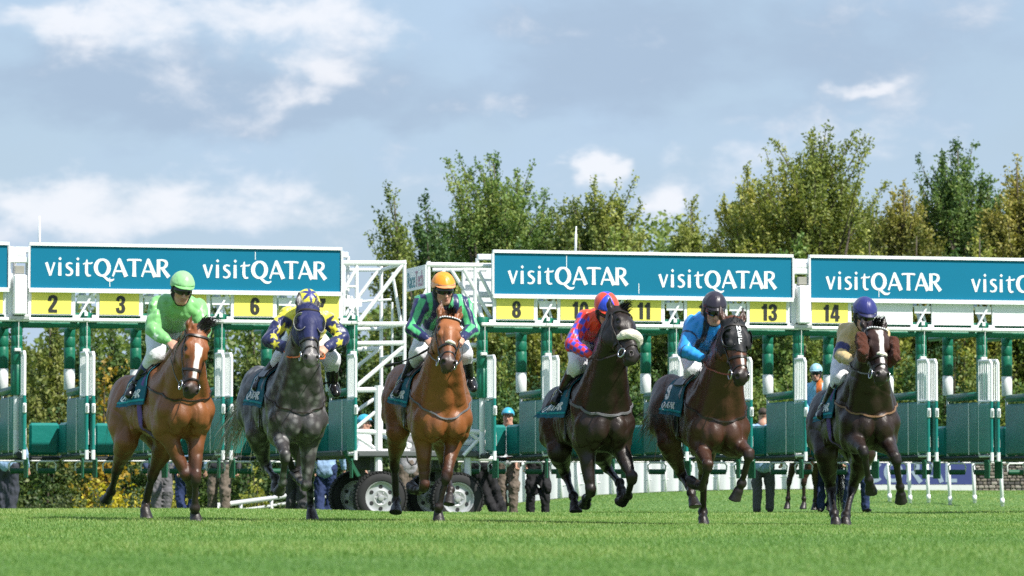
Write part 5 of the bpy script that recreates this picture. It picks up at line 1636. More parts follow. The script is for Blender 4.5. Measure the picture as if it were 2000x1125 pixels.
def hand(S, wrist, fwd, palm, side, col, curl=1.0, sz=1.0):
    """A hand from the wrist: palm along fwd, the fingers closing towards palm, the thumb on the side given."""
    f = unit(fwd); p = unit(palm - (palm @ f) * f); s = np.cross(f, p) * side
    kn = wrist + f * .085 * sz
    S.cap(wrist, wrist + f * .05 * sz, .026 * sz, .030 * sz, k=.02, c1=col, flat=[(p, .62)])
    for i, (o, L) in enumerate(((.030, .92), (.010, 1.0), (-.010, .95), (-.029, .78))):
        a = wrist + f * .03 * sz + s * o * .8 * sz; k1 = kn + s * o * sz
        k2 = k1 + (f * .6 + p * .8 * curl) * .036 * L * sz
        k3 = k2 + (f * -.35 + p * .9) * .026 * L * sz * (.4 + .6 * curl)
        k4 = k3 + (f * -.85 + p * .25) * .020 * L * sz
        S.cap(a, k1, .0105 * sz, .0105 * sz, k=.010, c1=col)
        S.cap(k1, k2, .0098 * sz, .0090 * sz, k=.004, c1=col); S.cap(k2, k3, .0088 * sz, .0084 * sz, k=.003, c1=col); S.cap(k3, k4, .0084 * sz, .0075 * sz, k=.003, c1=col)
    t0 = wrist + f * .025 * sz + s * .024 * sz; t1 = t0 + (f * .55 + s * .55 + p * .45) * .040 * sz; t2 = t1 + (f * .6 + p * .75 - s * .25) * .032 * sz
    S.cap(t0, t1, .0135 * sz, .0115 * sz, k=.010, c1=col); S.cap(t1, t2, .011 * sz, .009 * sz, k=.004, c1=col)


def head_solid(S, c0, u, f, r, skin, hairc=(.03, .02, .014), dark=None):
    """Skull, face and ears about c0; u up, f the way the face looks, r its left; sizes of a grown head."""
    R = np.stack([r, f, u])
    def P(x, y, z): return c0 + r * x + f * y + u * z
    lip = (.40, .16, .13)
    S.ell(P(0, -.012, .035), (.074, .092, .085), R, k=.03, col=skin)
    S.ell(P(0, .012, -.045), (.060, .070, .082), R, k=.03, col=skin)
    S.ell(P(0, .045, -.098), (.030, .028, .026), R, k=.025, col=skin)           # chin
    for y in (-1, 1):
        S.ell(P(.040 * y, .050, -.022), (.026, .024, .024), R, k=.02, col=np.array(skin) * [1.03, .93, .93])  # cheekbone
        S.cap(P(.054 * y, .0, -.055), P(.026 * y, .05, -.10), .020, .018, k=.025, c1=skin)                    # jaw
        S.sub(P(.031 * y, .090, .008), (.018, .015, .012), R, k=.014)                                        # eye sockets
        S.ell(P(.031 * y, .066, .007), (.013, .012, .011), R, k=.004, col=(.10, .07, .06))
        S.ell(P(.074 * y, -.006, -.018), (.010, .020, .032), R, k=.008, col=skin)                             # ear
        S.ell(P(.033 * y, .076, .028), (.022, .010, .007), R, k=.012, col=np.array(skin) * .8)               # brow
    S.cap(P(0, .078, .010), P(0, .104, -.036), .0105, .0140, k=.012, c1=skin)   # nose
    for y in (-1, 1): S.ell(P(.011 * y, .092, -.040), (.0090, .011, .008), R, k=.006, col=skin)
    S.ell(P(0, .080, -.062), (.023, .010, .0055), R, k=.004, col=lip)
    S.ell(P(0, .078, -.073), (.021, .011, .0062), R, k=.004, col=lip)
    return P


def helmet_mesh(c0, u, f, r, colfn, sz=1.0, peak=True):
    """A jockey's skull cap in its silk cover, with the peak, and colours by colfn(longitude, height)."""
    nv, nu = 36, 56; V = []; C = []
    for i in range(nv):
        t = i / (nv - 1) * 1.72                                   # from the crown down past the ears
        for j in range(nu):
            a = 2 * math.pi * j / nu
            lx, ly = math.sin(a), math.cos(a)                     # ly towards the face
            tt = t if ly < .2 else t * (1 - .20 * min(1, (ly - .2) / .5))
            x = .098 * math.sin(tt) * lx; y = .119 * math.sin(tt) * ly; z = .113 * math.cos(tt)
            w = 1 + (.008 * math.sin(a * 5 + 1.5 * tt) + .005 * math.sin(a * 11 + 3)) * math.sin(tt) + .03 * math.exp(-((tt - 1.32) / .16) ** 2)
            V.append(c0 + (r * x * w + f * (y * w - .012) + u * (z + .030)) * sz); C.append(colfn(a, tt))
    F = []
    for i in range(nv - 1):
        for j in range(nu): F.append((i * nu + j, i * nu + (j + 1) % nu, (i + 1) * nu + (j + 1) % nu, (i + 1) * nu + j))
    V = np.array(V); n0 = len(V)
    inner = V[-nu:] + (c0 + u * .03 - V[-nu:]) * .12
    V = np.concatenate([V, inner]); C = C + C[-nu:]
    for j in range(nu): F.append(((nv - 1) * nu + j, (nv - 1) * nu + (j + 1) % nu, n0 + (j + 1) % nu, n0 + j))
    F = np.array(F)
    pk = None
    if peak:
        pts = []; m = 17; PV = []
        for i in range(m):
            a = math.radians(-62 + 124 * i / (m - 1)); lx, ly = math.sin(a), math.cos(a)
            ext = .026 * math.cos(math.radians(-90 + 180 * i / (m - 1))) ** .7 if 0 < i < m - 1 else 0.0
            for e in (0, .5, 1.0):
                for th in (0, 1):
                    q = c0 + (r * (.098 * lx + lx * ext * e * .6) + f * (.117 * ly - .012 + ly * ext * e) + u * (.056 - .016 * e * (ext / .026) ** 1.0 - .004 * th - abs(lx) * .014)) * sz
                    PV.append(q)
        PF = []
        for i in range(m - 1):
            b = i * 6; d = b + 6
            for (p, q) in ((0, 2), (2, 4)): PF.append((b + p, b + q, d + q, d + p)); PF.append((b + p + 1, d + p + 1, d + q + 1, b + q + 1))
            PF.append((b + 4, b + 5, d + 5, d + 4)); PF.append((b + 1, b, d, d + 1))
        pk = (np.array(PV), np.array(PF))
    return V, F, np.array(C), pk


def goggles(P, S, wrapR=.085):
    """Wrap-round dark lens with a strap about the head; P(x,y,z) is the head's own axes."""
    nu, nv = 25, 7; G = np.zeros((nu, nv, 3)); Nn = np.zeros((nu, nv, 3))
    for i in range(nu):
        a = math.radians(-78 + 156 * i / (nu - 1))
        for j in range(nv):
            t = j / (nv - 1) * 2 - 1
            hgt = .029 * (1 - .25 * abs(math.sin(a)) ** 3) * (1 if t > 0 else (1 - .50 * math.exp(-(a / .13) ** 2)))
            rr = .0965 - .010 * t * t
            x, y = math.sin(a) * rr * .84, math.cos(a) * rr * 1.045
            G[i, j] = P(x, y + .004, .010 + t * hgt); Nn[i, j] = unit(P(x, y, 0) - P(0, 0, 0))
    return thick(G, Nn, .006)


def build_jockey(hc, j):
    """A jockey crouching over horse hc, posed by where each joint shows and how far along the horse it is."""
    F, T = hc['F'], hc['T']
    skin = np.array(j.get('skin', (.56, .31, .22)))
    K = {k: F.pix(*v[:2], v[2]) for k, v in j['pts'].items()}
    up = np.array([0, 0, 1.0])
    shm = (K['shR'] + K['shL']) / 2
    hipm = K['hip']; side = unit(K['shL'] - K['shR'])
    hr = side * .085; hipR, hipL = hipm - hr, hipm + hr
    hd = K['head']; hyaw = math.radians(j.get('hyaw', 0)); pit = math.radians(j.get('hpitch', 25))
    base = np.array([math.cos(hyaw), math.sin(hyaw), 0.])
    f = base * math.cos(pit) - up * math.sin(pit); r = unit(np.cross(up, base)); u = np.cross(f, r)
    r = np.cross(f, u) * -1 if False else unit(np.cross(u, f)) * 1
    # r: the head's own left when facing along f
    r = unit(np.cross(u, f)) * 1.0
    tilt = math.radians(j.get('htilt', 0)); u, r = u * math.cos(tilt) + r * math.sin(tilt), r * math.cos(tilt) - u * math.sin(tilt)
    root = empty('person', F.O, F.rz); tag(root, j['label'], 'jockey', j.get('group', 'jockeys on the racehorses'))
    # ---- one continuous body
    S = Solid()
    P = head_solid(S, hd, u, f, r, skin)
    nb = shm + (hd - shm) * .30 + up * .0
    S.cap(hd - u * .06 - f * .012, nb - f * .0, .052, .060, k=.03, c1=skin)
    S.cap(nb, shm * .6 + hipm * .4, .055, .085, k=.03, c1=skin); S.cap(shm * .6 + hipm * .4, hipm, .085, .085, k=.03, c1=skin)
    for s, sg in (('R', -1), ('L', 1)):
        sh, elb, hnd = K['sh' + s], K['el' + s], K['ha' + s]
        hp = hipR if sg < 0 else hipL; kn, an = K['kn' + s], K['an' + s]
        S.cap(nb - up * .03, sh, .045, .045, k=.02, c1=skin); S.cap(sh, elb, .044, .036, k=.03, c1=skin)
        wr = elb + (hnd - elb) * .80
        S.cap(elb, wr, .037, .025, k=.02, c1=skin, bulge=.004)
        hand(S, wr, (hnd - elb) + np.array([.0, 0, -.02]), np.array([-.2, -sg * .55, -.75]), -sg, j.get('glovecol', skin) if j.get('gloves') else skin, sz=1.12)
        S.cap(hp, kn, .085, .058, k=.04, c1=skin); S.cap(kn, an, .056, .036, k=.03, c1=skin, bulge=.008)
        toe = K['to' + s]
        S.cap(an, an + (toe - an) * .7, .032, .024, k=.02, c1=skin)
    V, Q = S.skin(.0065)
    C = S.colors(V, .006)
    body = link('body', mesh_np('body', V, Q, True, M_SKIN, C), root)
    # ---- silk shirt
    W = Solid()
    mid = shm * .5 + hipm * .5 + np.array([0, 0, .015])
    waist = hipm * .80 + shm * .20
    neck = nb + (hd - nb) * .50
    tw = j.get('torso', 1.0)
    W.cap(neck - up * .005, shm - up * .015, .072, .104, k=.05, tag='body')
    W.cap(shm - side * .07 - up * .03, mid - side * .05, .100 * tw, .118 * tw, k=.06, tag='body'); W.cap(shm + side * .07 - up * .03, mid + side * .05, .100 * tw, .118 * tw, k=.06, tag='body')
    W.cap(mid - side * .05, waist - side * .045, .125 * tw, .105, k=.05, tag='body'); W.cap(mid + side * .05, waist + side * .045, .125 * tw, .105, k=.05, tag='body')
    for s, sg in (('R', -1), ('L', 1)):
        sh, elb, hnd = K['sh' + s], K['el' + s], K['ha' + s]; wr = elb + (hnd - elb) * .70
        W.cap(shm + (sh - shm) * .55, sh, .078, .066, k=.06, tag='body')
        W.cap(sh, elb, .066, .057, k=.04, bulge=.006, tag='up' + s)
        W.cap(elb, wr, .056, .041, k=.035, bulge=.006, tag='lo' + s)
        W.cap(wr, elb + (hnd - elb) * .80, .036, .034, k=.008, tag='cuff' + s)
    Vs, Qs = W.skin(.0068, disp=lambda X: wrinkle(X, j['seed'], .0075))
    # which limb each point of the cloth belongs to, how far along it and round it
    best = np.full(len(Vs), 9.0); tg = np.full(len(Vs), '', dtype='<U6'); hh = np.zeros(len(Vs))
    for p in W.P:
        d, h = W.dist(p, Vs); m = d < best
        best[m] = d[m]; tg[m] = p['tag']; hh[m] = h[m]
    fwdax = unit(np.cross(side, unit(shm - hipm)))        # out of the chest or back
    info = dict(V=Vs, tag=tg, h=hh, x=(Vs - shm) @ side, y=(Vs - shm) @ unit(hipm - shm), K=K, side=side, ang={})
    for s in 'RL':
        for nm, a, b in (('up' + s, K['sh' + s], K['el' + s]), ('lo' + s, K['el' + s], K['ha' + s])):
            x1, y1, _ = frame_of(a, b, up); info['ang'][nm] = np.arctan2((Vs - a) @ y1, (Vs - a) @ x1)
    Cs = soften(Qs, j['silk'](info), 1)
    link('silk_shirt', mesh_np('silk_shirt', Vs, Qs, True, silk_mat('racing_silk'), Cs), root)
    col = MB(); a = np.linspace(0, 2 * math.pi, 25)
    ux, uy, _ = frame_of(nb, hd, f)
    col.tube([neck + (ux * math.cos(t) * .064 + uy * math.sin(t) * .064) + unit(hd - nb) * .034 for t in a], .018, 8, cap=False)
    col.build('collar', mat('collar_' + j['id'], j.get('collar', (.02, .02, .025)), .6), root, True)
    # ---- breeches, boots
    Bq = Solid()
    Bq.cap(waist + (hipm - waist) * .3, hipm, .105, .120, k=.05)
    for s, sg in (('R', -1), ('L', 1)):
        hp = hipR if sg < 0 else hipL; kn, an, toe = K['kn' + s], K['an' + s], K['to' + s]
        Bq.cap(hp, kn, .105, .073, k=.05, bulge=.010); Bq.cap(kn, kn + (an - kn) * .34, .072, .062, k=.04)
        bt = Solid(); tops = Solid()
        tops.cap(kn + (an - kn) * .30, kn + (an - kn) * .42, .0665, .064, k=.02)
        bt.cap(kn + (an - kn) * .40, an, .060, .043, k=.02, bulge=.006)
        heel = an + unit(an - kn) * .045 - unit(toe - an) * .02
        bt.cap(heel, toe, .038, .033, k=.03); bt.cap(an, toe - unit(toe - an) * .03, .044, .035, k=.03)
        V2, Q2 = bt.skin(.008); link('boot', mesh_np('boot', V2, Q2, True, M_BOOT), root)
        V2, Q2 = tops.skin(.009); link('boot_top', mesh_np('boot_top', V2, Q2, True, mat('boot_top_' + j['id'], j.get('boottop', (.012, .012, .013)), .4)), root)
    V2, Q2 = Bq.skin(.009, disp=lambda X: wrinkle(X, j['seed'] + 3, .005)); link('breeches', mesh_np('breeches', V2, Q2, True, M_BREECH), root)
    # ---- head gear
    Vh, Fh, Ch, pk = helmet_mesh(hd + u * .012, u, f, r, j['cap'], j.get('capsize', 1.08))
    he = link('helmet', mesh_np('helmet', Vh, Fh, True, silk_mat('cap_silk', .38), Ch), root)
    link('peak', mesh_np('peak', pk[0], pk[1], False, mat('peak_' + j['id'], j.get('peak', (.02, .02, .02)), .45)), he)
    Vg, Fg = goggles(P, S); go = link('goggles', mesh_np('goggles', Vg, Fg, True, M_GOGGLE), root)
    for y in (-1, 1):
        gs = MB(); gs.belt([P(.066 * y, .052, .012), P(.084 * y, .012, .014), P(.090 * y, -.03, .016), P(.07 * y, -.09, .018)], [r * y] * 4, .022, .004)
        gs.build('goggle_strap', M_STRAP, go)
    ch = MB()
    for y in (-1, 1):
        pts, nr = arc_on(S, [P(.080 * y, .012, .045), P(.079 * y, .012, -.01), P(.066 * y, .015, -.07), P(.03 * y, .035, -.118), P(0, .045, -.122)], .004, 20)
        ch.belt(pts, nr, .030, .005)
        pts, nr = arc_on(S, [P(.078 * y, -.01, .04), P(.080 * y, -.014, -.02), P(.068 * y, .0, -.07)], .005, 12); ch.belt(pts, nr, .045, .006)
    ch.build('chin_strap', M_STRAP, root)
    # ---- reins and stirrup leathers belong to the horse
    for s, sg in (('R', -1), ('L', 1)):
        rn = MB(); a = hc['bitpos'][sg]; b = K['ha' + s] + np.array([0, 0, -.02])
        m = (a + b) / 2 + np.array([0, sg * .07, -.04])
        t = np.linspace(0, 1, 22)[:, None]
        pts = a * (1 - t) ** 2 + m * 2 * t * (1 - t) + b * t ** 2
        d = hc['S'].value(pts); g = hc['S'].grad(pts); pts = pts + g * np.clip(.014 - d, 0, .2)[:, None]
        Nn = np.cross(np.gradient(pts, axis=0), up); Nn /= np.linalg.norm(Nn, axis=1)[:, None] + 1e-9
        rn.belt(pts, Nn, .013, .005); rn.build('rein', hc.get('reinmat', M_LEATHER), hc['root'])
    for s, sg in (('R', -1), ('L', 1)):
        si = MB(); lea = MB(); an, toe = K['an' + s], K['to' + s]; m = an * .45 + toe * .55 + np.array([0, 0, -.035]); d = unit(toe - an); lat = unit(np.cross(d, up))
        si.tube([m + lat * x + np.array([0, 0, z]) for (x, z) in ((-.05, 0), (-.055, .03), (-.035, .085), (0, .115), (.035, .085), (.055, .03), (.05, 0), (-.05, 0))], .006, 6, cap=False)
        lea.belt([m + np.array([0, 0, .115]), m * .5 + (T(-.02, .25 * sg, 1.42)) * .5 + np.array([0, sg * .015, .05]), T(-.02, .24 * sg, 1.44)], [np.array([0, sg, 0])] * 3, .022, .005)
        si.build('stirrup', M_METAL, hc['root'], True); lea.build('stirrup_leather', M_SADDLE, hc['root'])
    if j.get('whip'):
        p0, p1 = [F.pix(*q) for q in j['whip']['pts']]
        wm = MB(); t = np.linspace(0, 1, 12)[:, None]
        wm.tube(p0 + (p1 - p0) * t + np.array([0, 0, -.03]) * (4 * t * (1 - t)), np.r_[[.011] * 4, np.linspace(.008, .006, 5), [.014, .016, .012]], 8)
        w0 = wm.mesh('whip', M_STRAP, True)
        o = link('whip', w0); o.location = F.O; o.rotation_euler = (0, 0, F.rz)
        tag(o, j['whip']['label'], 'whip', 'racing whips')
    j['root'] = root; j['K'] = K
    bl = lambda a, b: round(float(np.linalg.norm(K[a] - K[b])), 2)
    print('JOCKEY', j['id'], 'uparm', bl('shR', 'elR'), bl('shL', 'elL'), 'fore', bl('elR', 'haR'), bl('elL', 'haL'), 'thigh', bl('hip', 'knR'), bl('hip', 'knL'), 'shin', bl('knR', 'anR'), bl('knL', 'anL'),
          'torso', round(float(np.linalg.norm(shm - hipm)), 2), 'head', round(float(np.linalg.norm(hd - shm)), 2), 'sh', bl('shR', 'shL'), 'foot', bl('anR', 'toR'))
    return j
# ------------------------------------------------------------------ people behind the gate
def stander(px, Y, feet, label, top=(.25, .38, .60), legs=(.05, .05, .06), face=0.0, lean=0.0, helmet=None, h=1.78, seed=1, hem=.0, bend=0.0, hair=(.05, .035, .025), arms=.06, shoes=(.02, .02, .02), vest=None):
    """A handler on foot. feet: where the two shoes show; face: which way the front is turned (0 towards the camera), degrees."""
    s = FPX / Y; X = (px - 1000) / s; zb = float(ground_z(X, Y))
    O = np.array([X, Y, zb]); k = h / 1.78
    a = math.radians(face); f = np.array([math.sin(a), -math.cos(a), 0.]); l = np.array([math.cos(a), math.sin(a), 0.]); up = np.array([0, 0, 1.])
    R = np.stack([f, l, up]); rz = math.atan2(f[1], f[0])
    fl = [np.array([0, ((q - px) / s) * (1 if abs(face) < 90 else -1), 0]) for q in feet]
    fl.sort(key=lambda v: v[1])                     # right foot first (negative left)
    fl[0] = fl[0] + [.05 * math.sin(seed), 0, 0]; fl[1] = fl[1] - [.06 * math.sin(seed * 2), 0, 0]
    mid = (fl[0] + fl[1]) / 2; ln = lean * (1 if abs(face) < 90 else -1)
    hip = mid + np.array([0.02 * math.sin(seed), ln, .93 * k]); ch = hip + np.array([bend, ln * .5, .42 * k]); nk = ch + np.array([bend * .35, 0, .13 * k]); hd = nk + np.array([.03 + bend * .2, 0, .155 * k])
    root = empty('person', O, rz); tag(root, label, 'person', 'handlers behind the gate')
    skin = np.array((.50, .28, .20))
    S = Solid(); T_ = Solid(); U = Solid()
    P = head_solid(S, hd, up, np.array([1., 0, 0]), np.array([0, 1., 0]), skin)
    S.cap(hd - [0.01, 0, .06], nk, .05, .055, k=.03, c1=skin); S.cap(nk, hip, .09, .11, k=.05, c1=skin)
    U.cap(ch - [0, .09, -.02], hip - [0, .06, -.02], .115, .115, k=.06); U.cap(ch + [0, .09, .02], hip + [0, .06, .02], .115, .115, k=.06); U.cap(nk - [0, 0, .04], ch, .075, .12, k=.05)
    U.cap(hip - [0, .05, 0], hip - [0, .05, hem], .125, .13, k=.05); U.cap(hip + [0, .05, 0], hip + [0, .05, -hem], .125, .13, k=.05)
    for i, y in ((0, -1), (1, 1)):
        hp = hip + [0, .085 * y, -.02]; an = fl[i] + [0, 0, .09]; kn = (hp + an) / 2 + np.array([.05, .015 * y, .02])
        S.cap(hp, kn, .075, .055, k=.04, c1=skin); S.cap(kn, an, .05, .036, k=.03, c1=skin)
        T_.cap(hp, kn, .102, .080, k=.05); T_.cap(kn, an + [0, 0, -.01], .080, .070, k=.04); T_.cap(hip + [0, .03 * y, .03], hp, .115, .108, k=.06)
        Sh = Solid(); Sh.cap(an + [-.05, 0, -.055], an + [.13, .02 * y, -.060], .038, .034, k=.03); Sh.cap(an + [0, 0, .0], an + [.02, 0, -.05], .045, .04, k=.03)
        V, Q = Sh.skin(.012); link('shoe', mesh_np('shoe', V, Q, True, mat('shoe_black', shoes, .5)), root)
        sh = ch + [0, .185 * y, .06]; el = sh + np.array([-.02 + .03 * math.sin(seed + y), (.04 + arms) * y, -.29 * k]); ha = el + np.array([.10, .01 * y + arms * .2 * y, -.26 * k])
        S.cap(sh, el, .045, .036, k=.03, c1=skin); S.cap(el, ha, .036, .026, k=.02, c1=skin); hand(S, ha, ha - el, np.array([.3, -1.0 * y, 0]), y, skin)
        U.cap(nk - [0, 0, .07], sh, .08, .07, k=.05); U.cap(sh, el, .070, .058, k=.04); U.cap(el, el + (ha - el) * .8, .055, .042, k=.03)
    V, Q = S.skin(.010); link('body', mesh_np('body', V, Q, True, M_SKIN, S.colors(V)), root)
    for nm, so, col, am in (('shirt', U, top, .008), ('trousers', T_, legs, .012)):
        V, Q = so.skin(.014, disp=(lambda X, am=am: wrinkle(X, seed, am)) if am else None)
        link(nm, mesh_np(nm, V, Q, True, mat('cloth_%d_%d_%d' % tuple(int(c * 255) for c in col), col, .8, .25, var=.06, vscale=6, bump=.012, bscale=14)), root)
    if vest is not None:
        W = Solid(); W.cap(ch - [0, .09, 0], hip - [0, .06, -.10], .128, .130, k=.06); W.cap(ch + [0, .09, 0], hip + [0, .06, .10], .128, .130, k=.06)
        V, Q = W.skin(.014); link('vest', mesh_np('vest', V, Q, True, mat('hi_vis', vest, .7, .3)), root)
    if helmet is not None:
        Vh, Fh, Ch, pk = helmet_mesh(hd + up * .012, up, np.array([1., 0, 0]), np.array([0, 1., 0]), lambda a_, t_: helmet, 1.08)
        he = link('helmet', mesh_np('helmet', Vh, Fh, True, silk_mat('cap_silk', .38), Ch), root); link('peak', mesh_np('peak', pk[0], pk[1], False, mat('peak_dark', (.02, .03, .04), .5)), he)
    else:
        H = Solid(); H.ell(hd + [-.022, 0, .055], (.092, .082, .082), k=.02); V, Q = H.skin(.012, disp=lambda X: .004 * fnoise(X, seed, 60, 2)); link('hair', mesh_np('hair', V, Q, True, mat('hair_brown', hair, .7)), root)
    return root


def make_people():
    N_, G_, K_, B_ = (.030, .048, .130), (.095, .092, .095), (.022, .022, .025), (.16, .13, .105)
    LB, WH, TQ = (.30, .45, .68), (.72, .74, .78), (.03, .36, .52)
    stander(10, 66.0, (6, 20), 'handler at the left edge in a pale blue shirt and dark trousers', LB, (.05, .055, .075), 160, seed=2)
    stander(313, 66.0, (305, 323), 'handler in mid grey trousers standing behind the bay horse\'s hind legs', (.04, .06, .12), (.15, .145, .16), 30, seed=3, helmet=TQ)
    stander(364, 67.2, (356, 376), 'handler in navy trousers behind the front legs of the bay horse', LB, N_, 170, seed=4)
    stander(428, 66.4, (414, 444), 'handler in dark cargo trousers between the bay and the grey horse', (.05, .05, .06), B_, -20, seed=5, arms=.10)
    stander(575, 66.6, (564, 592), 'handler in charcoal trousers behind the grey horse\'s legs', (.06, .07, .09), (.060, .060, .065), 150, seed=6)
    stander(634, 67.0, (626, 644), 'handler in pale blue shirt and navy trousers beside the left wheels', LB, N_, 175, seed=7, hem=.06, helmet=None)
    stander(703, 67.8, (692, 716), 'handler in a turquoise helmet and white shirt behind the truss wheels', WH, G_, 80, seed=8, helmet=TQ)
    stander(795, 67.5, (785, 808), 'handler in stone grey trousers standing behind the carriage between the wheel pairs', (.30, .30, .32), B_, 20, seed=9, hem=.04)
    stander(955, 66.8, (968, 985), 'handler in an orange vest leaning in beside the right wheels', (.03, .03, .04), K_, 190, lean=-.36, seed=10, vest=(.85, .16, .02))
    stander(988, 67.4, (982, 1002), 'handler in a turquoise helmet facing out beside stall 8', WH, B_, -4, seed=11, helmet=TQ, h=1.82)
    stander(1047, 67.4, (1036, 1064), 'handler in black trousers with bare hands under stall 8', (.10, .10, .11), K_, 15, seed=12, arms=.12)
    stander(1490, 69.0, (1478, 1503), 'handler with his back turned in a pale blue shirt and grey trousers', LB, (.085, .088, .095), 178, seed=13, hem=.13)
    stander(1612, 69.6, (1602, 1622), 'handler in navy trousers close behind the dark brown horse\'s hind legs', N_, N_, 165, seed=14)
    stander(1668, 69.4, (1650, 1688), 'handler in navy trousers with feet apart right of the dark brown horse\'s hind legs', N_, N_, 20, seed=15)
make_people()
# ------------------------------------------------------------------ the six runners
BLACKP = (.012, .009, .008)
hair_black = M_HAIRB
hair_grey = mat('grey_hair', (.42, .40, .33), .5, .5, var=.1)
hair_mix = mat('mixed_hair', (.20, .155, .125), .5, .5, var=.25, vscale=3)
girth_purple = mat('purple_web', (.10, .05, .22), .7)
rein_orange = mat('orange_rein', (.75, .16, .02), .6)
rein_red = mat('red_rein', (.26, .065, .045), .6)
steel_grey = mat('grey_web', (.12, .12, .13), .6)
tan_leather = mat('tan_leather', (.20, .11, .055), .5)

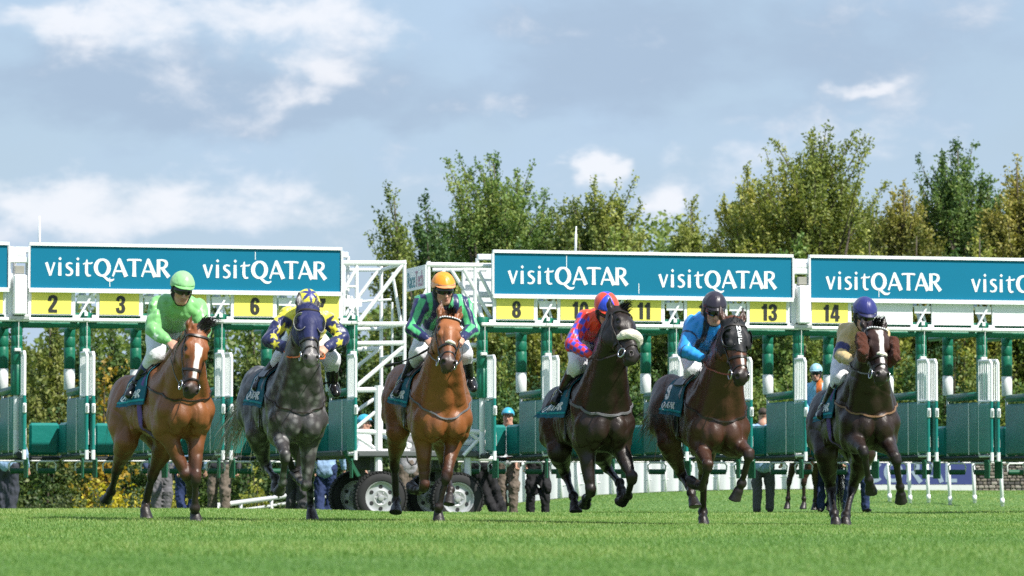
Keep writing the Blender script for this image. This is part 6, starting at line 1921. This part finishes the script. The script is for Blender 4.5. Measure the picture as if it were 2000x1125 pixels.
HORSES = [
 dict(id='a', seed=11, label='bright bay horse with a white blaze, galloping under the jockey in plain lime green', s=224, chest=(370, 812), croup=(270, 747), coat=(.200, .072, .024), dark=(.022, .014, .011), knee=(.07, .026, .014),
      belly=(.24, .105, .042), face=(.23, .072, .020), muz=(.03, .019, .016), mat=coat_mat('bay_coat'), hair=hair_black,
      poll=(387, 650), muzzle=(372, 768), headyaw=-2, blaze=[(.14, .23, .036, .030, .002), (.215, .43, .024, .016, .0)], ears={-1: (-.13, .085, .02), 1: (-.12, .085, -.01)},
      forelock=(.0, .55, .75), forelen=.20, foren=230, foredrop=.7, girth=girth_purple, flare=.06,
      FA=dict(knee=(364, 930), fet=(371, 948), hoof=(375, 963), s='nff'), FB=dict(knee=(383, 932), fet=(381, 992), hoof=(381, 1010), s='nff', planted=True),
      HA=dict(hock=(230, 913), fet=(217, 960), hoof=(208, 975), s='fff', dx=-.10), HB=dict(hock=(299, 925), fet=(285, 985), hoof=(283, 1003), s='ffn', planted=True)),
 dict(id='b', seed=12, label='dark grey horse in a navy blinker hood, galloping under the jockey in yellow and navy', s=220, chest=(587, 832), croup=(522, 728), coat=(.055, .051, .053), dark=(.016, .015, .016), knee=(.035, .032, .033),
      belly=(.10, .095, .092), face=(.12, .11, .112), muz=(.12, .11, .11), mat=coat_mat('grey_coat', .40, (.27, .265, .26)), hair=mat('dark_grey_hair', (.05, .05, .05), .5), tailmat=hair_grey, tail=(-.80, -.22, -.05), taildrop=.75, taillen=.72, tailn=150,
      poll=(603, 604), muzzle=(607, 704), headyaw=-3, foren=0 + 20, forelen=.05, flare=.04, reinmat=rein_orange, bpw=.014,
      FA=dict(knee=(557, 890), fet=(552, 942), hoof=(546, 958), s='nff', dx=.06), FB=dict(knee=(598, 951), fet=(588, 940), hoof=(581, 930), s='nff'),
      HA=dict(hock=(519, 909), fet=(537, 934), hoof=(540, 956), s='fnn', dx=.10), HB=dict(hock=(604, 928), fet=(606, 988), hoof=(610, 1006), s='ffn', planted=True)),
 dict(id='c', seed=13, label='golden bay horse with a beaded browband, galloping under the jockey in green and navy stripes', s=220, chest=(871, 832), croup=(804, 724), coat=(.232, .082, .025), dark=(.020, .012, .010), knee=(.06, .022, .012),
      belly=(.25, .095, .032), face=(.27, .092, .028), muz=(.05, .028, .022), mat=coat_mat('golden_coat'), hair=hair_black, beads=True,
      poll=(878, 622), muzzle=(875, 714), headyaw=-3, ears={-1: (-.155, .085, .03), 1: (-.145, .09, .03)}, forelock=(.2, .0, .8), forelen=.09, foren=110, flare=.05, bpmat=steel_grey, bpdrop=.05,
      FA=dict(knee=(830, 951), fet=(817, 958), hoof=(808, 955), s='nff'), FB=dict(knee=(873, 928), fet=(857, 990), hoof=(854, 1008), s='nff', planted=True),
      HA=dict(hock=(770, 903), fet=(774, 978), hoof=(773, 997), s='ffn', dx=-.06), HB=dict(hock=(868, 905), fet=(880, 957), hoof=(877, 980), s='fnn', dx=.12)),
 dict(id='d', seed=14, label='near black horse with a cream fleece noseband, galloping under the jockey in red and blue', s=224, chest=(1188, 840), croup=(1113, 768), coat=(.021, .0115, .008), dark=(.008, .006, .0055), knee=(.012, .008, .0065),
      belly=(.020, .012, .009), face=(.019, .012, .0095), muz=(.018, .014, .013), mat=coat_mat('black_coat', .42, None, .42), hair=hair_black,
      poll=(1212, 612), muzzle=(1238, 700), headyaw=24, ears={-1: (-.155, .082, .0), 1: (-.155, .09, .0)}, forelock=(.15, .3, .5), forelen=.10, foren=110, flare=.13, bpmat=steel_grey, bpw=.024, arch=1.4,
      FA=dict(knee=(1154, 960), fet=(1146, 974), hoof=(1143, 984), s='nff'), FB=dict(knee=(1235, 934), fet=(1226, 968), hoof=(1215, 979), s='nff'),
      HA=dict(hock=(1103, 922), fet=(1120, 970), hoof=(1124, 994), s='fnn'), HB=dict(hock=(1184, 912), fet=(1210, 943), hoof=(1215, 966), s='fnn', dx=.1)),
 dict(id='e', seed=15, label='dark bay horse in a black lettered hood, galloping under the jockey in sky blue', s=225, chest=(1412, 850), croup=(1325, 744), coat=(.060, .024, .013), dark=(.014, .009, .007), knee=(.045, .019, .011),
      belly=(.085, .036, .02), face=(.13, .042, .016), muz=(.018, .012, .010), mat=coat_mat('dark_bay_coat', .42, None, .42), hair=hair_black, tailmat=hair_mix, tail=(-.85, -.10, .0), taildrop=.65, taillen=.46, tailn=220,
      poll=(1435, 632), muzzle=(1449, 742), headyaw=4, ears={-1: (-.165, .115, .0), 1: (-.165, .095, .0)}, blaze=[(.36, .46, .010, .008, .005)], foren=30, forelen=.05, flare=.03, number='9', reinmat=rein_red,
      FA=dict(knee=(1384, 909), fet=(1370, 950), hoof=(1356, 945), s='nff', dx=.04), FB=dict(knee=(1464, 885), fet=(1449, 944), hoof=(1438, 970), s='nff', dx=.06),
      HA=dict(hock=(1331, 925), fet=(1350, 963), hoof=(1356, 985), s='fnn'), HB=dict(hock=(1374, 930), fet=(1373, 1000), hoof=(1373, 1020), s='ffn', planted=True)),
 dict(id='f', seed=16, label='dark brown horse with brown fleece cheekpieces, both forelegs off the turf', s=222, chest=(1705, 836), croup=(1634, 776), coat=(.022, .0115, .008), dark=(.010, .007, .006), knee=(.018, .010, .008),
      belly=(.030, .016, .011), face=(.040, .017, .011), muz=(.02, .014, .012), mat=coat_mat('brown_coat', .42, None, .42), hair=hair_black, beads=True, browmat=mat('grey_leather', (.10, .09, .09), .5),
      poll=(1710, 641), muzzle=(1723, 738), headyaw=5, ears={-1: (-.11, .10, -.03), 1: (-.15, .10, -.01)}, blaze=[(.075, .13, .034, .022, 0), (.12, .46, .018, .017, .0)], forelock=(.35, .1, .45), forelen=.10, foren=120, flare=.04, girth=girth_purple, bpmat=tan_leather, bpdrop=.03,
      FA=dict(knee=(1686, 879), fet=(1697, 937), hoof=(1701, 957), s='nff', dx=.06), FB=dict(knee=(1749, 894), fet=(1758, 951), hoof=(1760, 975), s='nff', dx=.06),
      HA=dict(hock=(1622, 952), fet=(1629, 1003), hoof=(1633, 1022), s='fnn', planted=True), HB=dict(hock=(1666, 950), fet=(1652, 1007), hoof=(1650, 1021), s='fnn', planted=True)),
]

LIME, YEL, NAVY, GRN = (.20, .50, .17), (.78, .70, .05), (.010, .015, .085), (.085, .50, .19)
RED, BLU, SKY, INK, TAN = (.72, .022, .015), (.030, .060, .55), (.018, .30, .75), (.014, .015, .026), (.56, .42, .20)
ORG = (.90, .30, .012)


def blend(C, m, col):
    C[m] = col; return C


def star_mask(u, v, r):
    """Five-pointed star about 0,0 of outer radius r."""
    a = np.arctan2(u, v); rr = np.hypot(u, v)
    k = np.abs(((a / (2 * math.pi / 5)) % 1) - .5) * 2
    return rr < r * (.42 + .58 * k ** 1.6)


def silk_lime(i):
    C = np.tile(LIME, (len(i['V']), 1)); 
    for nm, h0, a0 in (('upR', .60, 1.4), ('loR', .55, 1.8), ('upL', .5, -1.2)):
        m = i['tag'] == nm; a = i['ang'][nm]
        s = m & star_mask((i['h'] - h0) * .28, ((a - a0 + np.pi) % (2 * np.pi) - np.pi) * .07, .052)
        C[s] = (.62, .74, .64)
    C[i['tag'] == 'cuffR'] = np.array(LIME) * .8
    return C


def silk_yellow(i):
    C = np.tile(YEL, (len(i['V']), 1)); arm = np.isin(i['tag'], ['upR', 'upL', 'loR', 'loL', 'cuffR', 'cuffL'])
    C[arm & ~((np.isin(i['tag'], ['upR', 'upL'])) & (i['h'] < .16))] = NAVY
    for nm in ('upR', 'upL', 'loR', 'loL'):
        for h0, a0 in ((.62, 1.5), (.55, -1.6), (.30, .2)):
            m = i['tag'] == nm; a = i['ang'][nm]
            C[m & star_mask((i['h'] - h0) * .28, ((a - a0 + np.pi) % (2 * np.pi) - np.pi) * .085, .072)] = YEL
    return C


def silk_stripe(i):
    C = np.tile(GRN, (len(i['V']), 1)); b = i['tag'] == 'body'
    C[b & (np.mod(i['x'] / .098 + .25, 1) < .56)] = NAVY
    for nm in ('upR', 'upL', 'loR', 'loL'):
        m = i['tag'] == nm; C[m & (np.mod(i['ang'][nm] / (2 * np.pi) * 4 + .1, 1) < .5)] = NAVY
    C[np.isin(i['tag'], ['cuffR', 'cuffL'])] = NAVY
    for nm in ('loR', 'loL'): C[(i['tag'] == nm) & (i['h'] > .8)] = NAVY
    return C


def silk_check(i):
    C = np.tile(RED, (len(i['V']), 1))
    for nm in ('upR', 'upL', 'loR', 'loL'):
        m = i['tag'] == nm
        q = np.floor(i['h'] * 5.2) + np.floor((i['ang'][nm] + np.pi) / (2 * np.pi) * 8 + .3)
        C[m] = (.76, .030, .018); C[m & (np.mod(q, 2) < 1)] = BLU
    b = i['tag'] == 'body'
    C[b & (i['y'] < .0) & (np.abs(i['x']) > .06)] = (.86, .060, .012)
    C[b & (i['y'] > .30)] = BLU
    return C


def silk_blue(i):
    C = np.tile(SKY, (len(i['V']), 1)); b = i['tag'] == 'body'
    C[b & (np.abs(np.abs(i['x']) - .080) < .026)] = INK
    for nm in ('upR', 'upL'):
        m = i['tag'] == nm; C[m & (np.abs(i['h'] - .42 + .02 * i['ang'][nm]) < .035)] = INK
    for nm in ('loR', 'loL'):
        m = i['tag'] == nm; C[m & (np.abs(i['h'] - .12) < .03)] = INK
    return C


def silk_beige(i):
    C = np.tile(TAN, (len(i['V']), 1))
    for nm in ('upR', 'upL'): C[(i['tag'] == nm) & (i['h'] > .62)] = (.018, .022, .13)
    for nm in ('loR', 'loL'): C[(i['tag'] == nm) & (i['h'] < .06)] = (.018, .022, .13)
    return C


def cap_plain(c): return lambda a, t: c
def cap_band(c, b): return lambda a, t: b if t > 1.30 else c
def cap_quarter(c1, c2): return lambda a, t: c2 if (-1.05 < ((a + .15 + math.pi) % (2 * math.pi) - math.pi) < .55 or math.cos(a + .25) < -.75) and t < 1.62 else c1
def cap_star(c1, c2):
    return lambda a, t: c2 if t < .26 + .66 * (abs(((a / (2 * math.pi / 6)) % 1) - .5) * 2) ** 1.3 else c1

JOCKEYS = [
 dict(id='a', seed=31, label='jockey in plain lime green silks and lime cap with dark goggles', silk=silk_lime, cap=cap_plain((.28, .58, .25)), peak=LIME, collar=(.02, .02, .025), boottop=(.016, .022, .15), hyaw=-6, hpitch=22, htilt=4,
      pts=dict(head=(355, 566, .42), shR=(308, 594, .20), shL=(388, 600, .20), elR=(298, 645, .32), haR=(338, 673, .56), elL=(399, 648, .34), haL=(368, 678, .58), hip=(326, 642, -.28), knR=(304, 692, .12), anR=(267, 750, -.15), toR=(251, 772, -.06), knL=(372, 692, .12), anL=(356, 757, -.12), toL=(364, 775, -.02))),
 dict(id='b', seed=32, label='jockey in yellow silks with navy starred sleeves, face hidden behind the grey horse', silk=silk_yellow, cap=cap_star(YEL, (.03, .035, .20)), peak=YEL, hyaw=0, hpitch=48,
      pts=dict(head=(600, 600, .42), shR=(560, 618, .20), shL=(639, 620, .20), elR=(525, 664, .30), haR=(571, 686, .54), elL=(669, 660, .30), haL=(630, 684, .54), hip=(596, 660, -.28), knR=(549, 702, .10), anR=(513, 742, -.15), toR=(499, 757, -.06), knL=(647, 702, .10), anL=(650, 750, -.13), toL=(657, 770, -.02))),
 dict(id='c', seed=33, label='jockey in green and navy striped silks with an orange cap, whip in one hand', silk=silk_stripe, cap=cap_band(ORG, (.85, .42, .30)), peak=(.85, .30, .12), collar=(.012, .016, .07), hyaw=4, hpitch=16, htilt=-3,
      pts=dict(head=(866, 567, .40), shR=(826, 592, .15), shL=(902, 594, .15), elR=(805, 643, .25), haR=(841, 668, .48), elL=(920, 645, .25), haL=(899, 664, .48), hip=(858, 642, -.30), knR=(818, 688, .12), anR=(790, 746, -.13), toR=(774, 768, -.04), knL=(906, 690, .12), anL=(916, 740, -.10), toL=(925, 760, 0)),
      whip=dict(pts=[(852, 672, .56), (752, 715, .12)], label='black whip held out sideways by the jockey in the orange cap')),
 dict(id='d', seed=34, label='jockey in red silks with red and blue checked sleeves and quartered cap', silk=silk_check, cap=cap_quarter((.80, .06, .018), (.025, .065, .62)), peak=(.75, .06, .02), hyaw=8, hpitch=38, htilt=-8,
      pts=dict(head=(1184, 606, .40), shR=(1143, 622, .16), shL=(1211, 628, .18), elR=(1116, 672, .28), haR=(1161, 698, .50), elL=(1226, 674, .3), haL=(1198, 700, .56), hip=(1152, 660, -.30), knR=(1128, 713, .12), anR=(1097, 768, -.15), toR=(1083, 785, -.06), knL=(1200, 716, .12), anL=(1206, 770, -.13), toL=(1212, 788, -.03))),
 dict(id='e', seed=35, label='jockey in sky blue silks with black braces and a dark plum cap', silk=silk_blue, cap=cap_plain((.016, .011, .024)), peak=(.01, .008, .014), collar=(.02, .25, .6), boottop=(.11, .015, .035), hyaw=-8, hpitch=26, gloves=True, glovecol=(.02, .02, .022),
      pts=dict(head=(1395, 606, .40), shR=(1353, 634, .18), shL=(1422, 638, .18), elR=(1337, 685, .30), haR=(1381, 704, .54), elL=(1428, 690, .32), haL=(1403, 707, .58), hip=(1366, 675, -.28), knR=(1354, 724, .12), anR=(1336, 775, -.15), toR=(1322, 793, -.06), knL=(1421, 724, .12), anL=(1418, 780, -.12), toL=(1426, 798, -.02))),
 dict(id='f', seed=36, label='jockey in beige silks with navy armbands and a royal navy cap', silk=silk_beige, cap=cap_plain((.016, .020, .155)), peak=(.012, .014, .08), collar=(.5, .42, .3), hyaw=6, hpitch=30, gloves=True, glovecol=(.02, .02, .022),
      pts=dict(head=(1688, 616, .40), shR=(1655, 648, .18), shL=(1720, 652, .18), elR=(1641, 692, .28), haR=(1669, 710, .54), elL=(1729, 698, .34), haL=(1708, 714, .58), hip=(1668, 694, -.24), knR=(1641, 738, .10), anR=(1613, 795, -.15), toR=(1602, 813, -.06), knL=(1713, 738, .12), anL=(1713, 795, -.12), toL=(1720, 812, 0))),
]


def hood_of(c, u0, u1, color, cupcol, lining=None, text=None):
    """A cloth hood over the head with a blinker cup at each eye."""
    h, V, Q, N, root = c['h'], c['V'], c['Q'], c['N'], c['root']; poll, u, l, n, hs = c['hax']; Hd = c['Hd']
    keep = (h[:, 0] > u0) & (h[:, 0] < u1 + .05 * np.cos(h[:, 1] * 22)) & (np.abs(h[:, 1]) < .14) & (h[:, 2] > -.22 + .25 * h[:, 0])
    W, Fq, ids = shell(V, Q, keep, .007, N)
    m = mat('hood_' + c['id'], color, .6, .4, bump=.006, bscale=24)
    ho = link('hood', mesh_np('hood', W, Fq, True, m), root)
    for y in (-1, 1):
        ax = unit(n * .62 + u * .25 + l * y * .75); ct = Hd(.175, .090 * y, .010)
        b = MB(); up = unit(u - (u @ ax) * ax); sd = np.cross(ax, up) * (1 if np.dot(np.cross(ax, up), l * y) > 0 else -1)
        nu, nv = 15, 8; G = np.zeros((nu, nv, 3)); Nn = np.zeros_like(G)
        for i in range(nu):
            a = math.radians(-118 + 236 * i / (nu - 1))
            for k in range(nv):
                t = k / (nv - 1); rr = (.030 + .036 * math.sin(t * 1.5)) * hs
                dirv = sd * math.cos(a) + up * math.sin(a)
                G[i, k] = ct + dirv * rr * (1 + .15 * abs(math.sin(a))) + (unit(n + u * .1) * (-.03 + .075 * t) - l * y * .0) * hs; Nn[i, k] = dirv
        Vc, Fc = thick(G, Nn, .005)
        cup = link('blinker_cup', mesh_np('blinker_cup', Vc, Fc, True, mat('cup_' + c['id'], cupcol, .35, .6)), ho)
        if lining is not None:
            lb = MB(); lb.lathe(Hd(.178, .094 * y, .040), unit(n * .75 + l * y * .60 + u * .05), [(-.03, .046 * hs), (.0, .046 * hs), (.006, .041 * hs), (.002, .028 * hs), (.0, .012 * hs), (.0, .001)], 20)
            lb.build('eye_patch', mat('lining_' + c['id'], lining, .7), ho, True)
    if text:
        def fn(x, y, lift):
            p = Hd(-y, x, .09); p, g = c['S'].snap(p[None], .0, 4); return p[0] + g[0] * (.0085 + lift)
        letter_words([(ch, -.027, -(.118 + .066 * i), .054, 0) for i, ch in enumerate(text)], M_WHITE, fn, ho)


def fluffy(c, name, label, build, m, amp=.008):
    S = Solid(); build(S)
    V, Q = S.skin(.008, disp=lambda X: amp * fnoise(X, 5, 95, 2) + amp * .5 * fnoise(X, 8, 40, 1), smooth=0)
    o = link(name, mesh_np(name, V, Q, True, m), c['root'])
    if label: o['label'] = label
    return o

for c, j in zip(HORSES, JOCKEYS):
    build_horse(c)
    if c['id'] == 'b': hood_of(c, -.035, .330, (.016, .020, .085), (.33, .32, .30))
    if c['id'] == 'e': hood_of(c, -.035, .270, (.012, .012, .014), (.012, .012, .014), text='NEF')
    if c['id'] == 'd':
        Hd = c['Hd']
        def roll(S, Hd=Hd):
            pts = [Hd(.335,   .100 * math.sin(a), -.035 + .110 * math.cos(a)) for a in np.linspace(-1.35, 1.35, 9)]
            S.chain(pts, [.026, .033, .037, .039, .040, .039, .037, .033, .026], k=.02)
        fluffy(c, 'fleece_noseband', None, roll, M_FLEECE, .0035)
    if c['id'] == 'f':
        Hd = c['Hd']
        for y in (-1, 1):
            def pad(S, y=y, Hd=Hd):
                for a in np.linspace(.115, .305, 10):
                    S.cap(Hd(a, .115 * y, -.075), Hd(a, .135 * y, .015), .030, .030, k=.02); S.cap(Hd(a, .140 * y, -.07), Hd(a, .160 * y, .005), .028, .028, k=.02)
            fluffy(c, 'fleece_cheekpiece', None, pad, M_FLEECEB, .009)
        def nb(S, Hd=Hd):
            pts = [Hd(.335, .085 * math.sin(a), -.03 + .095 * math.cos(a)) for a in np.linspace(-.45, .45, 5)]; S.chain(pts, [.014, .017, .018, .017, .014], k=.01)
        fluffy(c, 'noseband_fleece', None, nb, M_FLEECE, .003)
    if c['id'] == 'c':
        Hd = c['Hd']
        def nb(S, Hd=Hd):
            pts = [Hd(.335, .085 * math.sin(a), -.03 + .10 * math.cos(a)) for a in np.linspace(-.5, .5, 5)]; S.chain(pts, [.010, .014, .016, .014, .010], k=.01)
        fluffy(c, 'noseband_fleece', None, nb, M_FLEECE, .003)
    build_jockey(c, j)
    print('HORSE', c['id'], 'yaw', round(math.degrees(c['F'].yaw), 1), 'pitch', round(math.degrees(c['th']), 1), {k: [round(float(np.linalg.norm(v[i + 1] - v[i])), 2) for i in range(3)] + [round(float(v[3][2]), 2)] for k, v in c['legs'].items()})

# ------------------------------------------------------------------ a runner still behind the stalls
waiting = dict(id='w', seed=51, label='brown horse waiting behind stall 14 with its rider, only legs and tail showing', group='', s=117, chest=(1562, 876), croup=(1618, 826), coat=(.065, .026, .014), dark=(.022, .014, .011), knee=(.04, .02, .012), mat=coat_mat('brown_coat_b'), hair=hair_black, taildrop=1.4, tail=(-.2, 0, -.6),
    poll=(1552, 806), muzzle=(1545, 868), pollx=.92, headyaw=0, foren=20, forelen=.05,
    FA=dict(knee=(1541, 940), fet=(1539, 974), hoof=(1538, 992), s='nff', planted=True), FB=dict(knee=(1570, 940), fet=(1570, 974), hoof=(1570, 993), s='nff', planted=True),
    HA=dict(hock=(1592, 938), fet=(1592, 978), hoof=(1591, 993), s='ffn', planted=True), HB=dict(hock=(1622, 938), fet=(1622, 978), hoof=(1621, 993), s='ffn', planted=True))
build_horse(waiting)
def silk_pale(i):
    C = np.tile((.22, .50, .72), (len(i['V']), 1)); b = i['tag'] == 'body'; C[b & (np.abs(i['x'] - .06) < .05) & (i['y'] < .28)] = (.85, .20, .04)
    return C
build_jockey(waiting, dict(id='w', seed=52, label='rider in pale blue silks and pale blue cap waiting behind stall 14', group='', silk=silk_pale, cap=cap_plain((.30, .55, .66)), peak=(.25, .45, .55), hyaw=10, hpitch=8,
    pts=dict(head=(1594, 729, .05), shR=(1577, 757, -.05), shL=(1619, 757, -.05), elR=(1571, 792, .0), haR=(1578, 812, .3), elL=(1626, 792, .0), haL=(1596, 812, .32), hip=(1602, 816, -.22), knR=(1572, 840, .12), anR=(1574, 882, -.08), toR=(1566, 890, .06), knL=(1628, 840, .10), anL=(1634, 882, -.10), toL=(1640, 890, .04))))
